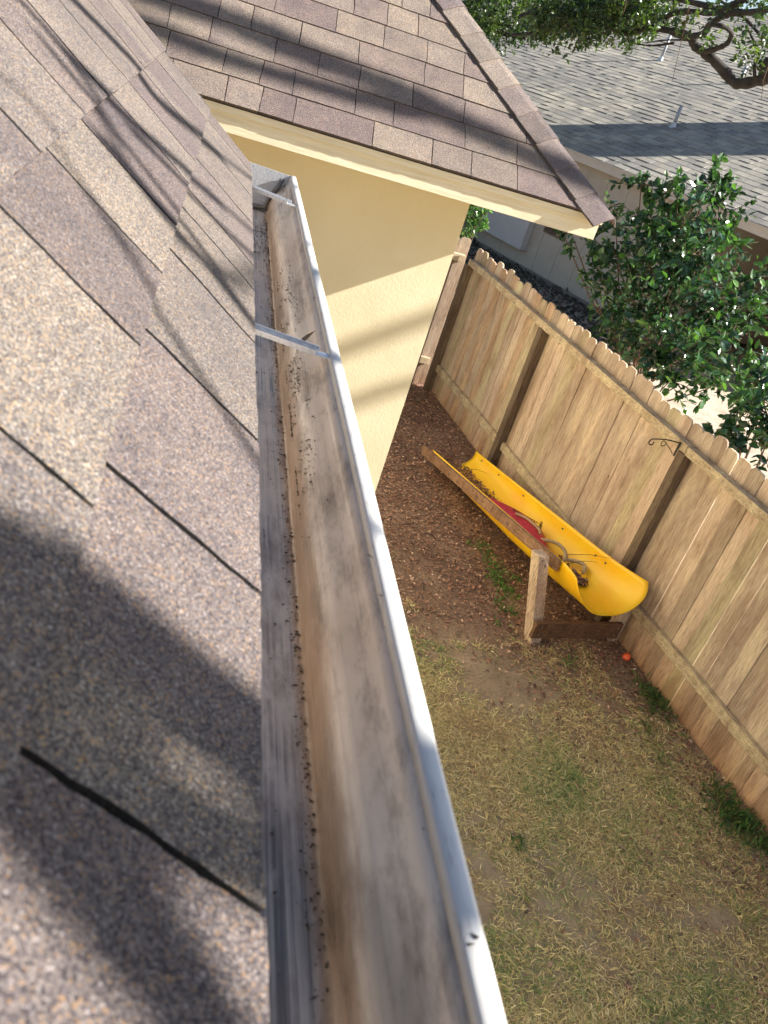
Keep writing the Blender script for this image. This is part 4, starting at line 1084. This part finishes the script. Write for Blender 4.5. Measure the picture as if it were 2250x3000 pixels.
# visible limbs
mb = MB()
limb(mb, [hub, (8.4, 6.6, 3.9), z5(1900, 560, 10.2), z5(1659, 590, 10.3), z5(1430, 625, 10.4), z5(1340, 540, 10.5), z5(1230, 430, 10.5), z5(1120, 350, 10.6), z5(1060, 270, 10.6), z5(900, 225, 10.8), z5(760, 212, 11), z5(600, 250, 11.2), z5(450, 200, 11.4), z5(250, 190, 11.6), z5(0, 235, 11.8), z5(-250, 260, 12)], .066, .018, .18)
limb(mb, [z5(1190, 390, 10.5), z5(1340, 335, 10.3), z5(1385, 250, 10.2), z5(1320, 195, 10.1), z5(1230, 185, 10.1)], .028, .018, .2)
limb(mb, [z5(1070, 275, 10.6), z5(1180, 250, 10.4), z5(1230, 180, 10.3), z5(1380, 100, 10.1), z5(1560, 90, 9.9), z5(1800, 30, 9.8)], .032, .03, .2)
limb(mb, [z5(880, 170, 10.9), z5(930, 110, 10.8), z5(1050, 85, 10.6), z5(1280, 90, 10.4), z5(1500, -20, 10)], .02, .04, .2)
limb(mb, [z5(1280, 90, 10.4), z5(1180, 40, 10.5), z5(900, -20, 10.6), z5(700, -60, 10.6)], .03, .02, .2)
limb(mb, [z5(640, 265, 11.2), z5(500, 210, 11.3), z5(400, 100, 11.4), z5(250, 20, 11.5), z5(100, -60, 11.5)], .035, .022, .2)
limb(mb, [z5(960, 320, 10.7), z5(820, 340, 10.8), z5(720, 335, 10.9), z5(560, 305, 11)], .014, .006, .2)
limb(mb, [z5(1060, 300, 10.6), z5(900, 300, 10.7), z5(740, 320, 10.8)], .012, .006, .2)
limb(mb, [z5(1560, 590, 10.3), z5(1560, 480, 10.3), z5(1590, 400, 10.3), z5(1500, 200, 10.3)], .02, .01, .2)
limb(mb, [z5(600, 25, 11.4), z5(300, 15, 11.6), z5(0, 60, 11.8), z5(-200, 120, 12)], .03, .02, .2)
limb(mb, [z5(1659, 330, 10.2), z5(1500, 150, 10.3), z5(1380, 60, 10.3), z5(1250, -30, 10.3)], .018, .012, .2)
mb.build('limb', M_BARK, oak, True)
# hanging thin strands
for a, b_, c_ in (((1070, 50), (1020, 270), (940, 620)), ((1659, 500), (1625, 600), (1610, 745)), ((600, 0), (590, 60), (575, 110))):
    mb = MB(); mb.tube([z5(*a, 9.9), z5(*b_, 9.9), z5(*c_, 10)], [.007, .004, .002], 5); mb.build('strand', M_TWIG, oak)
OAKP = .72 * np.array([(.055, .095, .03), (.04, .07, .028), (.085, .14, .035), (.03, .055, .028), (.12, .17, .04)])
def leaf_clumps(lst, per, lsize, r, pal):
    P = []; D = []; U = []; SZ = []; CC = []
    for c, rad_ in lst:
        c = np.array(c); k = int(per * (rad_ / .3) ** 2)
        tw = max(3, k // 9)
        td = rnd_dirs(tw, r); to = c + rnd_dirs(tw, r) * rad_ * .5 * r.random((tw, 1))
        i = r.integers(tw, size=k); f = r.random((k, 1))
        p = to[i] + td[i] * rad_ * .8 * f + r.normal(size=(k, 3)) * .018
        P.append(p); D.append(td[i] * .5 + rnd_dirs(k, r)); U.append(rnd_dirs(k, r) * .8 + np.array((0, 0, .8))); SZ.append(lsize * r.uniform(.6, 1.25, k))
        CC.append(pal[r.choice(len(pal), size=tw, p=[.3, .27, .18, .15, .10])][i] * r.uniform(.75, 1.3, (k, 1)))
    return [np.concatenate(a) for a in (P, D, U, SZ, CC)]
lst = []
for i in range(120):      # dense band along the left of the top edge
    x = ro.uniform(-60, 900); y = ro.uniform(-60, 190) + 60 * (x < 500) * ro.random(); lst.append((z5(x, y, ro.uniform(10.6, 12.6)), ro.uniform(.16, .34)))
for x, y in ((60, 330), (150, 280), (200, 350), (330, 330), (470, 330), (650, 330), (75, 380), (420, 290), (560, 330), (-60, 300), (20, 260), (640, 350), (230, 300), (310, 300), (500, 300)):
    lst.append((z5(x, y, ro.uniform(10.8, 11.5)), ro.uniform(.08, .15)))
for x, y in ((1100, 170), (1150, 230), (1000, 160), (1180, 330), (1240, 120), (1420, 120), (1500, 60), (1600, 150), (1640, 60), (1400, 190), (1480, 250), (1560, 300), (1600, 390), (1490, 430), (1450, 380), (1600, 480), (1660, 300), (1300, 40), (1050, 60), (960, 20), (1180, 20), (1620, 250), (1380, 20), (980, 250), (1580, 430)):
    lst.append((z5(x, y, ro.uniform(9.6, 10.6)), ro.uniform(.10, .19)))
A = leaf_clumps(lst, 120, .055, ro, OAKP)
# leaves at the right side of the frame look larger because they hang nearer
v, f, cc = leaf_cloud(*A, .85)
obj('crown', v, f, M_OAKLEAF, oak, cols=cc.astype(np.float32))

# second oak trunk and trees behind the houses
def back_tree(label, base, h, cr, nclump, seed, group='trees behind the houses', trunk_r=.3, pal=OAKP, per=150, ls=.12):
    r = np.random.default_rng(seed); t = thing('oak_tree', label, 'tree', base, group)
    b = np.array(base, float); mb = MB(); top = b + np.array((0, 0, h * .75))
    limb(mb, [b, b + (0.1, 0, h * .3), b + (-.1, .1, h * .5), top], trunk_r, trunk_r * .35, .08, 10)
    L_ = []
    for i in range(nclump):
        d = rnd_dirs(1, r)[0] * np.array((1, 1, .7)); c = b + np.array((0, 0, h * .72)) + d * cr * (.45 + .55 * r.random())
        L_.append((c, cr * (.16 + .14 * r.random())))
        if i % 3 == 0: limb(mb, [b + np.array((0, 0, h * (.35 + .3 * r.random()))), (b + np.array((0, 0, h * .6)) + c) / 2 + r.normal(size=3) * .2, c], trunk_r * .35, .03, .1, 6)
    mb.build('trunk', M_BARK, t, True)
    P, D, U, SZ, CC = leaf_clumps([(c, rr * .5) for c, rr in L_], per, ls, r, pal)
    P2 = P.copy()
    v, f, cc = leaf_cloud(P2, D, U, SZ, CC, .9); obj('crown', v, f, M_OAKLEAF, t, cols=cc.astype(np.float32))
tb = pix(1420, 45, 1, d=21)
o2 = thing('oak_tree', 'thick dark oak trunk and dense crown showing behind the wing roof hip', 'tree', (tb[0], tb[1], 0))
mb = MB(); limb(mb, [(tb[0] - .3, tb[1], -.2), (tb[0] - .2, tb[1], 2), (tb[0] - .05, tb[1], H - .2), (tb[0], tb[1], tb[2]), (tb[0] + .5, tb[1], tb[2] + 1.5)], .42, .2, .06, 12)
limb(mb, [(tb[0], tb[1], tb[2] - .15), pix(1480, 100, 1, d=20.5), pix(1540, 112, 1, d=20)], .07, .03)
mb.build('trunk', M_BARK, o2, True)
lst = [(pix(ro.uniform(1330, 1640), ro.uniform(-120, 95), 1, d=ro.uniform(19, 23)), ro.uniform(.35, .7)) for i in range(46)]
A = leaf_clumps(lst, 60, .085, ro, OAKP); v, f, cc = leaf_cloud(*A, .9); obj('crown', v, f, M_OAKLEAF, o2, cols=cc.astype(np.float32))
for i, (bx, by, h_, cr) in enumerate(((4.5, 40, 8, 4.2), (10, 46, 9, 5), (17, 44, 9, 4.6), (24, 42, 10, 5), (-2, 44, 9, 5))):
    back_tree('leafy green oak standing far behind the grey roof', (bx, by, 0), h_, cr, 26, 100 + i, per=26, ls=.26)

# ------------------------------------------------------------------ the oak's upper branches: they throw the soft shadows on the roofs
def plane_hit(P0, nn, x, y, s=SC):
    v = ray(x, y, s); P0 = np.asarray(P0, float); nn = np.asarray(nn, float)
    return v * ((nn @ (P0 - np.array([0, 0, H]))) / (nn @ v)) + np.array([0, 0, H])
PL_NEAR = (O, nd); PL_WING = (Ow, nw); PL_WALL = ((0, YW, 0), (0, -1, 0))
rc = np.random.default_rng(13)
over = MB(); oleaf = []
def over_branch(pl, pts, width, D, leaves=0, lr=.12, ext=.5):
    Q = []
    for x, y in pts:
        P = plane_hit(pl[0], pl[1], x, y); Q.append(P + TO_SUN * (D + rc.normal() * .04))
    P = plane_hit(pl[0], pl[1], *pts[len(pts) // 2]); dist = np.linalg.norm(P - np.array([0, 0, H]))
    r_ = width * SC / F_PX * dist / 2
    a = Q[0] + (Q[0] - Q[1]) / np.linalg.norm(Q[0] - Q[1]) * ext; b = Q[-1] + (Q[-1] - Q[-2]) / np.linalg.norm(Q[-1] - Q[-2]) * ext
    limb(over, [a] + Q + [b], r_, r_ * .9, .12, 8)
    for i in range(leaves):
        k_ = rc.integers(len(Q) - 1); f = rc.random(); oleaf.append((Q[k_] * (1 - f) + Q[k_ + 1] * f + rc.normal(size=3) * lr, .10 + .08 * rc.random()))
    return Q
TIES = []
TIES.append(over_branch(PL_NEAR, [(-150, 1230), (50, 1290), (250, 1400), (420, 1520), (570, 1640)], 400, 3.0))
TIES.append(over_branch(PL_NEAR, [(-150, 1560), (50, 1610), (250, 1700), (420, 1800), (570, 1880)], 300, 3.1, ext=.2))
TIES.append(over_branch(PL_NEAR, [(-20, 1640), (110, 1780), (240, 1960), (350, 2110), (440, 2290)], 300, 3.0))
for pts_, w_ in (([(60, 20), (101, 68), (150, 135), (196, 203)], 30), ([(176, 20), (235, 85), (291, 149), (338, 217), (422, 291)], 42), ([(196, 223), (270, 318), (368, 453)], 30),
                 ([(225, 205), (304, 287), (399, 375)], 44), ([(368, 487), (439, 575), (537, 703)], 48), ([(399, 412), (473, 493), (537, 554)], 28), ([(0, 170), (70, 240), (130, 330)], 16)):
    TIES.append(over_branch(PL_NEAR, pts_, w_ * 1.25, 3.6, ext=.12))
over_branch(PL_WING, [(360, 0), (500, 45), (640, 110), (830, 185), (960, 250), (1180, 355)], 62, 8.0, ext=.3)
over_branch(PL_WING, [(325, 60), (430, 105), (560, 150), (800, 220)], 46, 7.5, ext=.2)
over_branch(PL_WALL, [(700, 770), (780, 740), (915, 690)], 44, 10)
over_branch(PL_WALL, [(740, 880), (800, 850), (880, 830)], 34, 10)
# tie them back to a fork of the oak that stands off to the right, behind the viewer
for Q in TIES:      # each twig runs on outward and joins the oak's fork above the yard
    q = Q[-1]; d_ = (Q[-1] - Q[-2]) / np.linalg.norm(Q[-1] - Q[-2])
    limb(over, [q, q + d_ * .9, q + np.array((3.2, .2, 1.2)), hub + np.array((-.4, -.3, 1.6))], .006, .03, .08, 6)
over.build('limb', M_BARK, oak, True)
if oleaf:
    A = leaf_clumps(oleaf, 40, .05, rc, OAKP); v, f, cc = leaf_cloud(*A, .9); obj('crown', v, f, M_OAKLEAF, oak, cols=cc.astype(np.float32))
